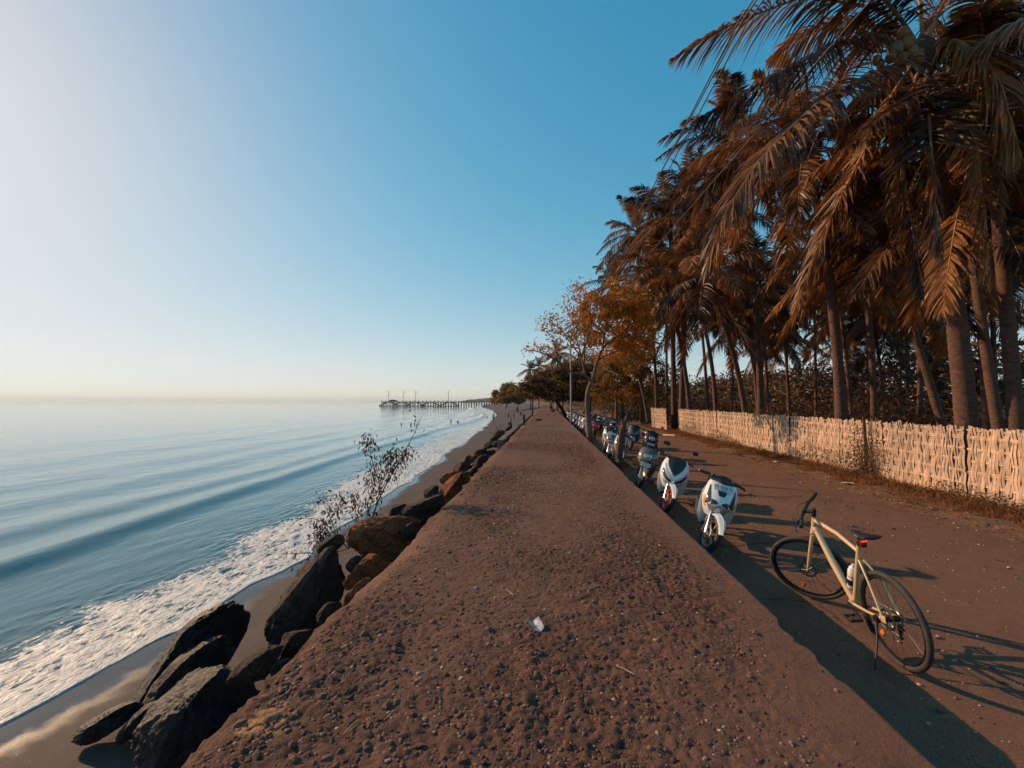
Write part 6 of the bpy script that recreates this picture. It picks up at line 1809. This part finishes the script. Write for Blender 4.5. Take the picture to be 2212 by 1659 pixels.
def at_zz(x, y, z): return at_z(x, y, z)
GB = "people on the beach and in the sea"
person("person in a white shirt and dark trousers standing in the shallow water", at_z(1066, 909.6, SEA - .12), 1.72, R(20), 'stand', C_W, C_B, GB)
person("person in dark clothes sitting on the sand by the far kerb", at_z(1103, 920.7, -1.5), 1.65, R(100), 'sit', C_K, C_K, GB)
person("small dark figure standing on the sand, leftmost of the beach group", at_z(1098.7, 903, -1.75), 1.1, R(10), 'stand', C_K, C_K, GB)
person("child in pale top on the sand beside the small dark figure", at_z(1110, 904, -1.6), 1.2, R(60), 'walk', C_P, C_B, GB)
person("tall person standing by the kerb behind the beach group", at_z(1117.5, 892, -.35), 1.7, R(-30), 'stand', C_B, C_K, GB)
person("person in a pale shirt at the right of the beach group", at_z(1124.8, 899, -1.0), 1.45, R(200), 'stand', C_W, C_K, GB)
for i, (x, y, lab) in enumerate(((867, 918.5, "swimmer farthest left in the sea"), (887.6, 918.6, "swimmer just right of the leftmost one"), (974, 910.4, "swimmer in the middle of the bay, left of two"), (989, 912.2, "swimmer in the middle of the bay, right of two"), (1043, 903.8, "bather near the breaking wave, left of two"), (1052.6, 903.0, "bather near the breaking wave, right of two"))):
    p = at_z(x, y, SEA); p[2] = SEA - 1.26 + .06 * (i % 3)
    person(lab, p, 1.68, R(40 + i * 50), 'stand', C_K if i % 2 else None, C_K, GB)
person("person in a red shirt and black trousers kicking on the promenade", at_z(1190, 891.5, PROM_Z), 1.45, R(75), 'kick', C_R, C_K, "people on the promenade")
person("person in white clothes at the promenade's far right edge", at_z(1199, 884, PROM_Z), 1.5, R(160), 'walk', C_W, C_W, "people on the promenade")
for i, (x, y, c) in enumerate(((1030, 878.5, C_K), (1012, 879, C_B), (1043, 880, C_R), (1052, 882.5, C_K), (1075, 884, C_W), (1082, 881, C_B), (1092, 884.5, C_P), (1100, 882.0, C_W))):
    person(("tiny far figure under the pier's landward end, dark clothes", "tiny far figure under the pier, blue top", "tiny far figure in a red top by the pier's foot", "tiny far bather at the last breakers", "tiny far figure in white on the beach beyond the pier person", "tiny far figure in blue on the far sand", "tiny far figure in tan on the far sand", "tiny far figure in white under the dark far tree")[i], at_z(x, y, SEA + .1 * i), 1.65, R(40 * i), 'stand' if i % 2 else 'walk', c, C_K, "tiny figures on the far beach")
# bag and coconut husk on the promenade
b_ = at_z(1195, 889.5, PROM_Z); bg = empty("bag", b_)
MB().ball((0, 0, .14), (.30, .18, .15), 12, 8).build("pouch", C_K, bg); MB().ring((0, 0, .26), (0, 1, 0), .10, .015, 16, 6).build("handle", C_K, bg)
tag(bg, "black bag lying beside the person in the red shirt", "bag")
b_ = at_z(1163, 908.5, PROM_Z); hk = mesh_np("coconut_husk", ICO5 * np.array([.26, .17, .11]) * (1 + .18 * fbm(ICO5[:, 0] * 2, ICO5[:, 1] * 2, ICO5[:, 2] * 2, 3, 3)[:, None]), ICOF5, M_FIBRE, smooth=True)
hk.location = (b_[0], b_[1], PROM_Z + .07); tag(hk, "dark coconut husk lying on the far promenade", "husk")
# ================================================================== sea haze
_m = NT("sea_haze")
_v = _m.n("ShaderNodeVolumePrincipled"); _v.inputs["Color"].default_value = (.84, .91, 1.0, 1); _v.inputs["Density"].default_value = .00009; _v.inputs["Anisotropy"].default_value = .2
_m.l(_v.outputs[0], _m.out.inputs["Volume"])
hz = MB().box((0, 5000, 36), (31000, 22000, 84)).build("haze", _m.m, smooth=False)
tag(hz, kind='stuff'); hz["label"] = "thin sea haze over the bay"
